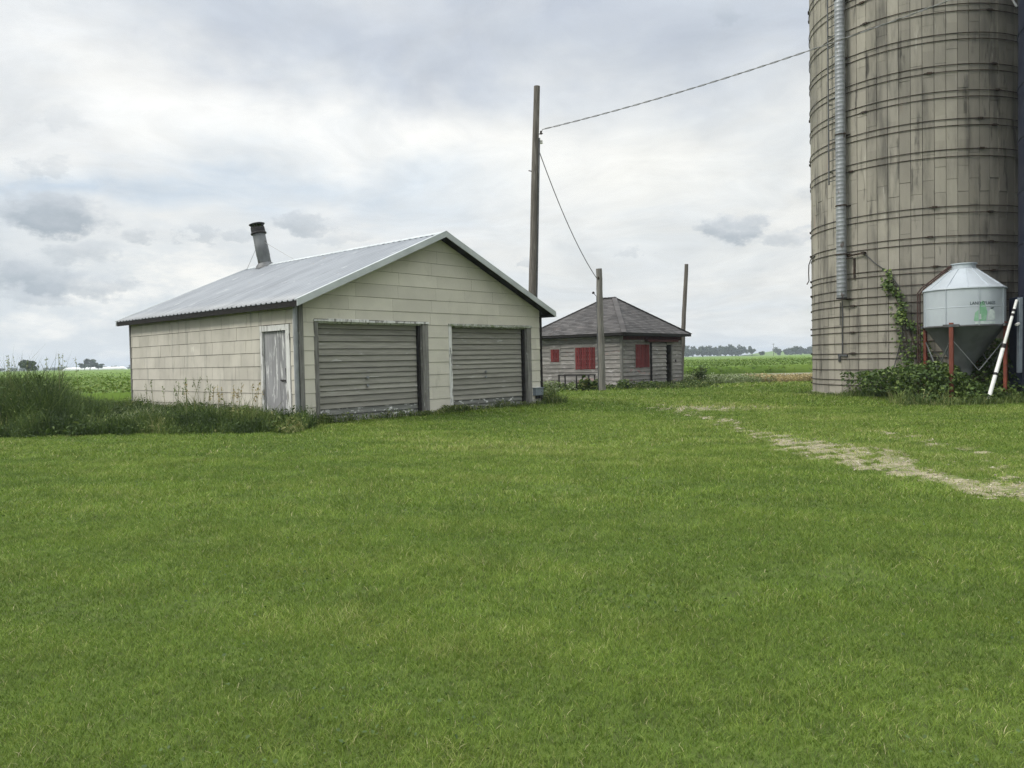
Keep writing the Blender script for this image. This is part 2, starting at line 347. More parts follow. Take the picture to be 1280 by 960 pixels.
    tex = N.math('MULTIPLY_ADD', N.noise(Pw, 4.2, 4, .6), .34, .83)
    col = N.mix(1., col, comb(N, tex), 'MULTIPLY')
    puff = N.ramp(N.noise(AE, 16., 4, .62), .36, .62)
    cum = N.ramp(N.noise(N.scale(AE, (1., 1.5, 1.)), 6.5, 5, .6), .46, .66)
    band_ = N.math('MULTIPLY', N.ramp(el, .225, .10), N.ramp(az, .05, -.35))
    col = N.mix(N.math('MULTIPLY', band_, .75), col, N.mix(cum, (5.5,5.95,6.25,1), (8.1,8.05,7.7,1)))
    for (x, y, rx, ry, amt) in [(58, 266, 56, 20, .85), (172, 291, 24, 10, .5), (38, 343, 50, 22, .75), (98, 310, 34, 14, .45), (125, 356, 34, 14, .55), (380, 281, 30, 13, .6), (250, 294, 20, 9, .4),
                                (60, 206, 22, 10, .3), (918, 286, 36, 17, .75), (985, 297, 32, 11, .6), (795, 315, 20, 6, .4), (40, 374, 34, 9, .4), (300, 296, 22, 8, .35), (655, 330, 14, 10, .35), (905, 18, 26, 15, .3),
                                (76, 150, 30, 14, .2), (430, 300, 34, 9, .3), (1090, 240, 60, 25, .4), (1250, 330, 60, 25, .5), (-90, 300, 60, 25, .6), (-200, 340, 80, 20, .6), (1450, 300, 70, 25, .5)]:
        b = blob(x, y, rx, ry, False, 0., azc, elc)
        up = N.ramp(N.math('SUBTRACT', elc, aeof(x, y)[1]), -.9*ry/FPX, 1.1*ry/FPX)     # paler crest
        b = N.math('MULTIPLY', b, N.math('MULTIPLY_ADD', puff, .55, .72), clamp=True)
        cc = N.mix(up, (2.9,3.4,3.9,1), (4.9,5.3,5.7,1))
        col = N.mix(N.math('MULTIPLY', b, amt), col, cc)
    gain = N.math('MULTIPLY_ADD', N.ramp(el, .48, .95), 2.3, 1.)
    col = N.mix(1., col, comb(N, gain), 'MULTIPLY')
    clear = N.math('MULTIPLY', N.ramp(N.noise(Pw, .7, 2), .60, .78), .35)
    col = N.mix(clear, col, sky.outputs[0])
    N.l.new(col, bg.inputs[0]); N.l.new(bg.outputs[0], out.inputs[0])
build_world()
sun = bpy.data.lights.new('sun', 'SUN'); sun.energy = 1.5; sun.angle = math.radians(12); sun.color = (1, .95, .87)
so = bpy.data.objects.new('sun', sun); C.objects.link(so)
sd = Vector((math.sin(SUN_AZ)*math.cos(SUN_EL), math.cos(SUN_AZ)*math.cos(SUN_EL), math.sin(SUN_EL)))
so.rotation_euler = sd.to_track_quat('Z', 'Y').to_euler(); so.location = (-20, -10, 30)

# ------------------------------------------------------------------ garage
GX, GY, GTH = -4.8009, 17.5539, .7366
GL, GW, ZW, ZR, OE, OF, OB = 8.5, 9.33, 2.94, 4.797, .2732, .3972, .3545
GA = np.array([math.sin(GTH), math.cos(GTH)]); GB = np.array([-math.cos(GTH), math.sin(GTH)])
def to_g(x, y): dx, dy = x-GX, y-GY; return dx*GA[0]+dy*GA[1], dx*GB[0]+dy*GB[1]
def garage():
    g = empty('garage', (GX, GY, 0), PI/2-GTH, label='beige shingle-sided double garage with grey metal gable roof and two slatted overhead doors', cat='garage')
    m_ = (ZR-ZW)/(GL/2); TH = .06
    front = lambda u, v, d: (u, -d, v)
    side = lambda u, v, d: (-d, u, v)
    holes = [(.46, -.1, 3.72, 2.40), (4.70, -.1, 7.88, 2.37)]
    gable = [(-m_, 1, ZW-TH-.012), (m_, 1, ZW-TH-.012+m_*GL)]
    wall = MB()
    for q in sub_rects([(0, 0, GL, ZR)], holes):
        P = clip([(q[0],q[1]),(q[2],q[1]),(q[2],q[3]),(q[0],q[3])], gable)
        if len(P) >= 3: wall.prism(P, front, 0, -.14)
    for q in sub_rects([(.14, 0, GW, ZW-.13)], [(.52, -.1, 1.58, 2.22)]):
        wall.prism([(q[0],q[1]),(q[2],q[1]),(q[2],q[3]),(q[0],q[3])], side, 0, -.14)
    wall.box((GL-.14, .14, 0), (GL, GW, ZW-.13))
    wall.prism(clip([(.14,0),(GL-.14,0),(GL-.14,ZR),(.14,ZR)], gable), lambda u, v, d: (u, GW-d, v), 0, .14)
    w = wall.build('wall', sheath, g)
    s1 = MB(); courses(s1, front, .06, GL-.05, .09, ZR, .327, 1.22, [(h_[0]-.08, h_[1], h_[2]+.14, h_[3]+.05) for h_ in holes], gable, .006, .018, vline=1.713, vgap=.006, jit=.28, seed=3, sag=.002)
    s1.build('shingle_cladding', siding_f, w)
    s2 = MB(); courses(s2, side, .24, GW-.04, .09, ZW-.17, .327, .64, [(.36, -.1, 1.66, 2.35)], (), .006, .018, vline=1.70, jit=.3, seed=5, sag=.003, gap=.010, vgap=.009)
    s2.build('shingle_cladding', siding, w)
    s3 = MB(); courses(s3, lambda u, v, d: (GL+d, u, v), .04, GW-.04, .09, ZW-.17, .327, .64, (), (), .006, .016, vline=1.70, seed=8)
    s3.build('shingle_cladding', siding, w)
    f = MB()
    f.box((-.02, -.02, 0), (.46, .1, .085)); f.box((3.72, -.021, 0), (4.70, .1, .09)); f.box((7.88, -.02, 0), (GL+.02, .1, .19)); f.box((-.021, .101, 0), (.1, GW+.02, .08))
    f.box((.46, -.05, 0), (3.72, .3, .03)); f.box((4.70, -.05, 0), (7.88, .3, .035))
    f.build('foundation', concrete, g, bevel=.012)
    # corner boards
    c = MB(); c.box((-.030, -.036, 0), (.085, .012, ZW-.1), .4); c.build('corner_board', weathered, g, bevel=.004)
    c = MB(); c.box((-.034, .02, .05), (-.004, .22, ZW-.2), .7); c.build('corner_board', whitepeel, g, bevel=.004)
    c = MB(); c.tube([(-.075, .025, .02), (-.078, .03, 1.4), (-.07, .03, ZW-.16)], .055, 12); c.build('downspout', zinc, g, smooth=True)
    c = MB(); c.box((GL-.055, -.034, .12), (GL+.035, .10, ZW-.1), .1); c.build('corner_board', darkwood, g, bevel=.004)
    c = MB(); c.box((-.034, GW-.05, 0), (.1, GW+.034, ZW-.12), .3); c.build('corner_board', weathered, g, bevel=.004)
    # overhead doors
    for i, (s0, s1_, zt, hd) in enumerate(((.46, 3.72, 2.40, whitepeel), (4.70, 7.88, 2.37, headm))):
        d = MB(); R = random.Random(11+i)
        z = .035; k = 0; dep = .17
        top = MB(); bot = MB()
        while z < zt-.03:
            hb = .150*(1+R.uniform(-.17, .17)); z1 = min(z+hb, zt-.005); t = R.random(); tilt = R.uniform(-.009, .009)
            tgt = bot if k < 2 else top
            V = [(s0+.01, dep-.026+tilt, z), (s1_-.01, dep-.026-tilt, z), (s1_-.01, dep+.006, z1-.010), (s0+.01, dep+.006, z1-.010), (s0+.01, dep+.03, z), (s1_-.01, dep+.03, z), (s1_-.01, dep+.03, z1-.010), (s0+.01, dep+.03, z1-.010)]
            tgt.add(V, [(0,1,2,3),(4,7,6,5),(0,4,5,1),(3,2,6,7),(0,3,7,4),(1,5,6,2)], t); z = z1; k += 1
        door = top.build('overhead_door', slatm, g)
        bot.build('bottom_board', slatpeel, door)
        bk = MB(); bk.box((s0, dep+.031, .03), (s1_, dep+.05, zt)); bk.build('door_backing', sheath, door)
        sc = (s0+s1_)/2-.12
        for zz in ((1.04, .84) if i == 0 else (1.08, .93)):
            k_ = MB(); k_.lathe([(.0, 0), (.035, .002), (.04, .02), (.022, .03), (.022, .05)], 14)
            k_.v = [(sc+x, dep-.02-.05+zq, zz+y) for x, y, zq in k_.v]; k_.build('handle', zinc, door, smooth=True)
        fr = MB()
        fr.box((s0-.09, -.03, .0), (s0+.02, .03, zt+.02), .3); fr.box((s0, .031, .0), (s0+.05, .165, zt-.01), .35)
        fl = fr.build('door_jamb', weathered if i == 0 else whitepeel, g, bevel=.004)
        fr = MB(); fr.box((s1_-.04, -.028, .02), (s1_+.15, .03, zt+.01), .75); fr.box((s1_-.06, .031, .02), (s1_-.005, .165, zt-.01), .3)
        dt = MB(); dt.box((s1_-.125, .06, .04), (s1_-.062, .15, zt-.02), .1); dt.build('gap_shade_strip', darkwood, door)  # dark strip standing in for the shade in the gap beside the door
        fr.build('door_jamb', weathered, g, bevel=.005)
        hb = MB(); n = 9
        for q in range(n):
            a, b = s0-.10+(s1_-s0+.26)*q/n, s0-.10+(s1_-s0+.26)*(q+1)/n
            hb.box((a, -.045-R.uniform(0, .006), zt-.015+R.uniform(-.006, .006)), (b+.001*q, .03, zt+.045+R.uniform(-.012, .012)), R.random())
        hb.box((s0, .035, zt-.05), (s1_, .16, zt-.001), .2)
        hb.build('door_header', hd, g, bevel=.006)
    # side door
    R = random.Random(4); dd = MB()
    y0 = .53
    for k, wd in enumerate((.30, .06, .34, .34)):
        dd.box((.018+.004*R.random(), y0+.003, .07), (.05, min(y0+wd, 1.565)-.003, 2.19), R.random()); y0 += wd
    sdoor = dd.build('side_door', doorpeel, g, bevel=.003)
    hs = MB(); hs.box((.0, .53, 1.02), (.016, .86, 1.05)); hs.tube([(-.01, .60, 1.32), (-.03, .56, 1.18), (-.035, .535, 1.05), (-.025, .57, .98)], .009, 6); hs.tube([(-.012, .56, 1.03), (-.045, .60, 1.03), (-.045, .76, 1.045)], .012, 6); hs.build('hasp', black, sdoor)
    fr = MB()
    fr.box((-.040, 1.565, .03), (.02, 1.655, 2.34), .8); fr.box((-.041, .37, .03), (.02, .53, 2.20), .9); fr.box((-.044, .371, 2.20), (.02, 1.655, 2.335), .7)
    fr.build('door_frame', whitepeel, g, bevel=.004)
    # meter box low on the right
    b = MB(); b.box((8.07, -.14, .30), (8.43, -.012, .52)); b.box((8.05, -.16, .52), (8.45, -.012, .54)); bx = b.build('meter_box', paleblue, g, bevel=.008)
    b = MB(); b.box((8.18, -.03, .195), (8.42, -.014, .29)); b.build('hole_shade_plate', black, g)  # thin black plate, its colour stands in for the shade inside a hole
    # roof: two ribbed sheets on dark boards
    period = .2286; prof = []
    y = -OF+.01
    while y < GW+OB-.06:
        prof += [(y, 0), (y+.12, 0), (y+.145, .030), (y+.185, .030), (y+.21, 0)]; y += period
    prof.append((GW+OB, 0))
    nseg = 7; rr = np.random.default_rng(3)
    roof = None
    for sgn in (1, -1):
        V = []; Q = []; wob = rr.normal(0, .004, (nseg+1, len(prof)//5+2))
        for i in range(nseg+1):
            t = i/nseg; x = -OE + (GL/2+OE)*t; z = ZW + m_*x
            xx = x if sgn == 1 else GL-x
            for j, (yy, dz) in enumerate(prof): V.append((xx, yy, z+dz+wob[i, j//5]*(1 if 0 < i < nseg else .3)))
        n = len(prof)
        for i in range(nseg):
            for j in range(n-1): Q.append((i*n+j, i*n+j+1, (i+1)*n+j+1, (i+1)*n+j))
        o = npmesh('roof', V, Q, mat=galv, parent=g)
        so_ = o.modifiers.new('s', 'SOLIDIFY'); so_.thickness = .008; so_.offset = -1 if sgn == -1 else 1
        if sgn == 1: roof = o
        # deck boards
        sl = lambda x, dz: (x if sgn == 1 else GL-x, ZW+m_*x+dz)
        dk = MB(); a, b_ = sl(-OE+.03, -.018), sl(GL/2, -.018)
        dk.add([(a[0], -OF+.03, a[1]), (b_[0], -OF+.03, b_[1]), (b_[0], GW+OB-.02, b_[1]), (a[0], GW+OB-.02, a[1]), (a[0], -OF+.03, a[1]-.035), (b_[0], -OF+.03, b_[1]-.035), (b_[0], GW+OB-.02, b_[1]-.035), (a[0], GW+OB-.02, a[1]-.035)],
               [(0,1,2,3),(7,6,5,4),(0,4,5,1),(1,5,6,2),(2,6,7,3),(3,7,4,0)])
        e_ = sl(-OE+.012, -.012); dk.box((min(e_[0], e_[0]+.02*sgn), -OF+.02, e_[1]-.125), (max(e_[0], e_[0]+.02*sgn), GW+OB-.01, e_[1]))
        dk.build('roof_deck', darkwood, o)
        rf = MB(); y = .2
        while y < GW+.2:
            a, b_ = sl(-OE+.06, -.054), sl(.6, -.054)
            rf.add([(a[0], y, a[1]), (b_[0], y, b_[1]), (b_[0], y+.045, b_[1]), (a[0], y+.045, a[1]), (a[0], y, a[1]-.09), (b_[0], y, b_[1]-.12), (b_[0], y+.045, b_[1]-.12), (a[0], y+.045, a[1]-.09)],
                   [(0,1,2,3),(7,6,5,4),(0,4,5,1),(1,5,6,2),(2,6,7,3),(3,7,4,0)], random.random()); y += .61
        rf.build('rafter_tails', darkwood, o)
        # rake trim front and back
        for nm, yf in (('rake_trim', -OF-.012), ('rake_trim', GW+OB-.02)):
            tr = MB(); a, b_ = sl(-OE-.015, .028), sl(GL/2, .028); hgt = .15
            for (ya, yb, top, bt) in ((yf, yf+.03, .012, -hgt), (yf+.03, yf+.11, .012, -.004)):
                tr.add([(a[0], ya, a[1]+top), (b_[0], ya, b_[1]+top), (b_[0], yb, b_[1]+top), (a[0], yb, a[1]+top), (a[0], ya, a[1]+bt), (b_[0], ya, b_[1]+bt), (b_[0], yb, b_[1]+bt), (a[0], yb, a[1]+bt)],
                       [(0,1,2,3),(7,6,5,4),(0,4,5,1),(1,5,6,2),(2,6,7,3),(3,7,4,0)])
            tr.build(nm, trimmetal, o)
    tr = MB(); tr.add([(GL/2-.17, -OF-.016, ZR-.046), (GL/2, -OF-.016, ZR+.034), (GL/2+.17, -OF-.016, ZR-.046), (GL/2-.17, GW+OB, ZR-.046), (GL/2, GW+OB, ZR+.034), (GL/2+.17, GW+OB, ZR-.046)], [(0,1,4,3),(1,2,5,4)])
    rc = tr.build('ridge_cap', trimmetal, roof); q = rc.modifiers.new('s', 'SOLIDIFY'); q.thickness = .006
    # stove pipe leaning at the ridge
    by = 8.52; base = Vector((GL/2-.06, by, ZR-.06))
    lean = Vector((-.20*GA[0]-0, 0, 0))
    # lean in world -X: world -X in garage axes
    lx = Vector((-GA[0], -GB[0], 0))*.20
    top = base + Vector((lx.x, lx.y, 1.13))
    ax = (top-base).normalized()
    ch = MB(); ch.tube([base, base.lerp(top, .33), base.lerp(top, .34), base.lerp(top, .68), base.lerp(top, .69), top], [.222, .217, .224, .219, .214, .21], 28)
    pipe = ch.build('stove_pipe', pipem, g, smooth=True)
    fl = MB(); fl.tube([base+ax*-.05, base+ax*.06, base+ax*.13], [.36, .30, .235], 28); fl.build('flashing', zincdk, pipe, smooth=True)
    cp_ = MB(); cp_.tube([top-ax*.02, top+ax*.02, top+ax*.05, top+ax*.21], [.255, .262, .235, .23], 28)
    for k in range(6):
        a = 2*PI*k/6; u = ax.orthogonal().normalized(); v = ax.cross(u); p = top+ax*.21+(u*math.cos(a)+v*math.sin(a))*.2; cp_.bar(p, p+ax*.11, .05, .02)
    cp_.tube([top+ax*.30, top+ax*.33, top+ax*.355, top+ax*.375], [.25, .265, .2, .06], 28)
    cp_.build('pipe_cap', black, pipe, smooth=True)
    for dx, dy in ((-.2, 1.0), (.25, -1.7)):
        gw = MB(); e = Vector((GL/2+dx, min(by+dy, GW+.3), 0)); e.z = ZR-abs(dx)*m_+.02; gw.tube([base.lerp(top, .82), e], .008, 4); gw.build('guy_wire', wirel, pipe)
    return g
garage()

# ------------------------------------------------------------------ old shed with hipped roof
SX, SY, STH, SA, SB, SZ, SR = 4.865, 34.079, .692, 5.62, 4.94, 2.489, 4.318
HA = np.array([math.sin(STH), math.cos(STH)]); HB = np.array([-math.cos(STH), math.sin(STH)])
def to_s(x, y): dx, dy = x-SX, y-SY; return dx*HA[0]+dy*HA[1], dx*HB[0]+dy*HB[1]
def shed():
    g = empty('shed', (SX, SY, 0), PI/2-STH, label='small weathered clapboard shed with dark hipped shingle roof and red boarded windows', cat='shed')
    front = lambda u, v, d: (u, -d, v); side = lambda u, v, d: (-d, u, v)
    fh = [(3.95, -.1, 4.52, 1.97)]
    w = MB()
    for q in sub_rects([(0, 0, SA, SZ-.12)], fh): w.prism([(q[0],q[1]),(q[2],q[1]),(q[2],q[3]),(q[0],q[3])], front, 0, -.12)
    w.box((0, .12, 0), (.12, SB, SZ-.12)); w.box((SA-.12, .12, 0), (SA, SB, SZ-.12)); w.box((.12, SB-.12, 0), (SA-.12, SB, SZ-.12))
    wall = w.build('wall', sheath, g)
    c = MB(); courses(c, front, .08, SA-.07, .05, SZ-.30, .19, 2.6, fh, (), .004, .036, seed=21, sag=.004, gap=.008, vgap=.014); c.build('clapboards', shedwood, wall)
    c = MB(); courses(c, side, .08, SB-.07, .05, SZ-.14, .19, 2.9, (), (), .004, .036, seed=22, sag=.004, gap=.008, vgap=.014); c.build('clapboards', shedwood, wall)
    c = MB(); c.box((-.035, -.035, 0), (.09, .08, SZ-.13)); c.build('corner_board', weathered, g, bevel=.006)
    c = MB(); c.box((SA-.09, -.035, 0), (SA+.03, .08, SZ-.13)); c.build('corner_board', weathered, g, bevel=.006)
    c = MB(); c.box((.09, -.04, SZ-.30), (SA-.09, -.002, SZ-.13)); c.build('frieze_board', redpeel, g)
    # boarded windows: vertical red boards
    def boards(fn, u0, u1, v0, v1, n, name='boarded_window'):
        b = MB(); R = random.Random(int(u0*100))
        for k in range(n):
            a, e = u0+(u1-u0)*k/n, u0+(u1-u0)*(k+1)/n; q = R.uniform(-.012, .012)
            b.prism([(a+.010, v0+q), (e-.010, v0+q), (e-.010, v1), (a+.010, v1)], fn, .02, .05+R.uniform(0, .008), R.random())
        o = b.build(name, redwood, g)
        f = MB(); fw = .07
        for (a, bq, cc, d) in ((u0-fw, v0-fw, u0, v1+fw), (u1, v0-fw, u1+fw, v1+fw), (u0, v1, u1, v1+fw), (u0, v0-fw, u1, v0-.002)):
            f.prism([(a, bq), (cc, bq), (cc, d), (a, d)], fn, .018, .04, .2)
        f.build('window_frame', shedwood, o)
    boards(side, 3.37, 3.87, 1.27, 1.85, 3); boards(side, 1.36, 2.46, .90, 1.90, 9); boards(front, 1.12, 2.36, .93, 1.98, 7)
    # sliding door under its track hood, standing part open
    d = MB(); courses(d, lambda u, v, dd: (u, -.075-dd, v), 2.50, 3.90, .03, 2.05, .19, 3., (), (), .004, .034, seed=31, vgap=.014); sl = d.build('sliding_door', shedwood, g)
    d = MB(); d.box((2.50, -.075, .03), (3.90, -.045, 2.05)); d.box((2.44, -.105, .02), (2.53, -.05, 2.08)); d.box((3.86, -.106, .02), (3.93, -.05, 2.08)); d.build('door_frame', darkwood, sl)
    d = MB(); d.add([(1.95, -.04, 2.13), (4.92, -.04, 2.13), (4.92, -.22, 2.10), (1.95, -.22, 2.10), (1.95, -.04, 2.30), (4.92, -.04, 2.30), (4.92, -.23, 2.20), (1.95, -.23, 2.20)], [(0,1,2,3),(7,6,5,4),(0,4,5,1),(1,5,6,2),(2,6,7,3),(3,7,4,0)]); d.build('track_hood', redpeel, g)
    d = MB(); d.box((3.88+.64, -.045, 0), (4.62, -.004, 2.0)); d.box((3.86, -.04, 0), (3.95, -.004, 2.0)); d.build('door_jamb', weathered, g)
    d = MB(); d.box((4.88, -.06, 1.13), (4.98, -.02, 1.25)); d.build('latch_plate', black, g)
    # roof
    e = .365; x0, x1, y0, y1 = -e, SA+e, -e, SB+e; xc = SA/2; r0, r1 = 2.09, 2.63
    P = {'a': (x0,y0,SZ), 'b': (x1,y0,SZ), 'c': (x1,y1,SZ), 'd': (x0,y1,SZ), 'r0': (xc,r0,SR), 'r1': (xc,r1,SR)}
    k_ = MB(); V = [P[q] for q in 'abcd']+[P['r0'], P['r1']]
    V += [(p[0], p[1], p[2]-.10) for p in V[:4]]
    k_.add([(p[0]*1, p[1], p[2]-.012) for p in V], [(0,1,4),(1,2,5,4),(2,3,5),(3,0,4,5),(0,6,7,1),(1,7,8,2),(2,8,9,3),(3,9,6,0),(9,8,7,6)])
    roof = k_.build('roof', darkwood, g)
    sh = MB()
    for s_, poly in enumerate((('a','b','r0'), ('b','c','r1','r0'), ('c','d','r1'), ('d','a','r0','r1'))):
        pts = [Vector(P[q]) for q in poly]; O = pts[0]; U = (pts[1]-pts[0]).normalized(); Nn = U.cross(pts[2]-pts[0]).normalized(); Vv = Nn.cross(U)
        uv = [((p-O).dot(U), (p-O).dot(Vv)) for p in pts]; half = []
        for i in range(len(uv)):
            (ax, ay), (bx, by) = uv[i], uv[(i+1) % len(uv)]; nx, ny = by-ay, -(bx-ax); l = math.hypot(nx, ny); half.append((nx/l, ny/l, (nx*ax+ny*ay)/l))
        um, vmx = max(p[0] for p in uv), max(p[1] for p in uv)
        courses(sh, (lambda O, U, Vv, Nn: lambda u, v, d: tuple(O+U*u+Vv*v+Nn*d))(O, U, Vv, Nn), 0, um, 0, vmx, .145, .31, (), half, .002, .012, seed=40+s_, jit=.1)
    sh.build('shingles', asphalt, roof)
    hc = MB()
    for p, q in (('a','r0'), ('b','r0'), ('c','r1'), ('d','r1'), ('r0','r1')):
        A, B = Vector(P[p]), Vector(P[q]); n = max(2, int((B-A).length/.25))
        for i in range(n): hc.bar(A.lerp(B, i/n)+Vector((0,0,.012)), A.lerp(B, (i+1.1)/n)+Vector((0,0,.022)), .22, .016, t=random.random())
    hc.build('hip_caps', asphalt, roof)
    return g
shed()

# ------------------------------------------------------------------ concrete stave silo
CX_, CY_, CR = 13.85, 26.4, 3.32
def silo():
    g = empty('concrete_silo', (CX_, CY_, 0), label='tall tan concrete stave silo ringed with dark steel hoops', cat='silo')
    H = 17.0; n = 66; sh = .765
    c = MB(); c.lathe([(CR-.05, 0), (CR-.05, H)], 96); w = c.build('shell', joint, g, smooth=True)
    R = random.Random(9); s = MB(); da = 2*PI/n
    colt = [R.random() for _ in range(n)]
    for k in range(n):
        z = -.38*(k % 2); a0 = k*da+.0022; a1 = (k+1)*da-.0022; am = (a0+a1)/2
        while z < H:
            z0, z1 = max(z, 0)+.0012, min(z+sh, H)-.0012; r = CR+R.uniform(-.006, .006); z0 += R.uniform(.002, .014) if abs(z-6.35) < .39 else 0; t = .72*colt[k]+.28*R.random()
            V = []
            for zz in (z0, z1):
                for a in (a0, am, a1): V.append((r*math.cos(a), r*math.sin(a), zz))
                for a in (a0, a1): V.append(((CR-.06)*math.cos(a), (CR-.06)*math.sin(a), zz))
            s.add(V, [(0,1,6,5),(1,2,7,6),(0,5,8,3),(2,4,9,7),(5,6,7,9,8),(0,3,4,2,1)], t); z += sh
    s.build('staves', stave, w)
    c = MB(); c.lathe([(CR+.035, 0), (CR+.035, .06), (CR, .09)], 96); c.build('footing', stave, g, smooth=True)
    c = MB(); c.lathe([(CR+.05, H), (CR*.93, H+.9), (CR*.75, H+1.8), (CR*.45, H+2.5), (.3, H+2.8), (0, H+2.82)], 48); c.build('dome_roof', zinc, g, smooth=True)
    zs = [.36, .53, .86, 1.21, 1.38, 1.70, 2.05, 2.25, 2.58, 2.89, 3.12, 3.41, 3.77, 3.93, 4.63, 4.82, 5.51, 5.70, 7.16, 7.38, 8.07, 8.26, 8.91, 9.10, 9.68, 9.86, 10.59, 10.78, 11.42, 11.62, 12.3, 12.5]
    z = 13.2
    while z < H: zs += [z, z+.2]; z += .9
    for i, z in enumerate(zs):
        h_ = MB(); tw = R.uniform(0, 6.28); N_ = 120; V = []; F = []
        rr = .0115
        for k in range(N_):
            a = 2*PI*k/N_; ra = CR+.008+rr; zz = z+.008*math.sin(a+tw)
            for q in range(6):
                b = 2*PI*q/6; V.append(((ra+rr*math.cos(b))*math.cos(a), (ra+rr*math.cos(b))*math.sin(a), zz+rr*math.sin(b)))
        for k in range(N_):
            for q in range(6): F.append((k*6+q, ((k+1) % N_)*6+q, ((k+1) % N_)*6+(q+1) % 6, k*6+(q+1) % 6))
        h_.add(V, F, .5)
        for deg in (-90, 30, 150):     # tightening lugs
            a = math.radians(deg + R.choice((-62, -52, -20, 3, 8, 12)) + R.uniform(-2, 2)); p = Vector(((CR+.03)*math.cos(a), (CR+.03)*math.sin(a), z)); tq = Vector((-math.sin(a), math.cos(a), 0))
            h_.bar(p-tq*.07, p+tq*.07, .05, .055); h_.tube([p-tq*.14, p+tq*.14], .014, 6)
        h_.build('hoop', rustblk, g, smooth=True)
    def P(deg, z, off=0): a = math.radians(deg); return Vector(((CR+off)*math.cos(a), (CR+off)*math.sin(a), z))
    # spiral-seam filler duct
    A = -154.2; d = MB(); prof = []; z = 3.15; k = 0
    pts = []; rs = []
    while z < 16.8:
        pts += [P(A, z, .24), P(A, z+.085, .24), P(A, z+.10, .24), P(A, z+.115, .24)]; rs += [.152, .152, .157, .157]; z += .13
    d.tube(pts, rs, 20); duct = d.build('filler_duct', zinc, g, smooth=True, auto=75)
    for z in (4.55, 6.1, 8.35, 12.6):
        b = MB(); b.tube([P(A, z-.02, .24), P(A, z+.02, .24)], .172, 20); b.bar(P(A, z, 0), P(A, z, .12), .05, .05); b.bar(P(A-3, z, .02), P(A+3, z, .02), .04, .03); b.build('clamp', rustblk, duct)
    b = MB(); b.tube([P(A, 3.13, .24), P(A, 3.17, .24)], .165, 20); b.build('end_ring', black, duct)
    # ladder
    l = MB()
    for dd in (-3.6, 3.6): l.tube([P(-160.6+dd, 6.9, .15), P(-160.6+dd, 16.8, .15)], .025, 6)
    z = 7.0
    while z < 16.8: l.tube([P(-160.6-3.6, z, .15), P(-160.6+3.6, z, .15)], .015, 6); z += .33
    for z in (7.3, 9.5, 11.7, 13.9): l.bar(P(-164.2, z, 0), P(-164.2, z, .15), .03, .03); l.bar(P(-157.0, z, 0), P(-157.0, z, .15), .03, .03)
    l.build('ladder', zincdk, g)
    # bracket, conduits and slack cables
    b = MB(); b.tube([P(A-4, 4.45, .12), P(-150, 4.5, .12), P(-143, 4.52, .10)], .03, 6); b.tube([P(A, 4.38, .3), P(-149, 4.42, .10)], .02, 6); b.bar(P(-143.2, 4.52, 0), P(-143.2, 4.52, .16), .1, .08); b.tube([P(-149, 4.4, .03), P(-149, 3.75, .03)], .035, 8); b.build('bracket', rustblk, g)
    b = MB(); b.tube([P(-142.7, 4.5, .06), P(-138, 4.2, .03), P(-133.9, 4.0, .03), P(-129.1, 3.73, .06), P(-126, 3.4, .05), P(-124.6, 3.0, .04), P(-124.2, 1.9, .04), P(-127, 1.2, .05), P(-130.6, .4, .10)], .016, 6); b.build('cable', wirem, g)
    b = MB(); b.tube([P(-157, 3.1, .03), P(-157.1, 2.2, .03), P(-157.3, 1.35, .03)], .016, 6); b.tube([P(-158.6, 3.05, .03), P(-158.8, 2.3, .03)], .012, 6); b.build('conduit', zincdk, g)
    b = MB(); b.bar(P(-160.4, 1.33, .02), P(-154, 1.31, .02), .06, .06); b.box(P(-159.5, 1.12, .0)-Vector((.05,.05,0)), P(-159.5, 1.28, .03)+Vector((.05,.05,.02))); b.build('junction_box', zincdk, g)
    T = 154.2+0 
    b = MB(); q = [P(175, 4.76, .02), P(166, 4.70, .05), P(160, 4.55, .09), P(158, 4.25, .10), P(158.5, 4.0, .09), P(157, 3.88, .16)]; b.tube(q, .018, 6); b.build('hook_cable', rustblk, g)
    return g
silo()

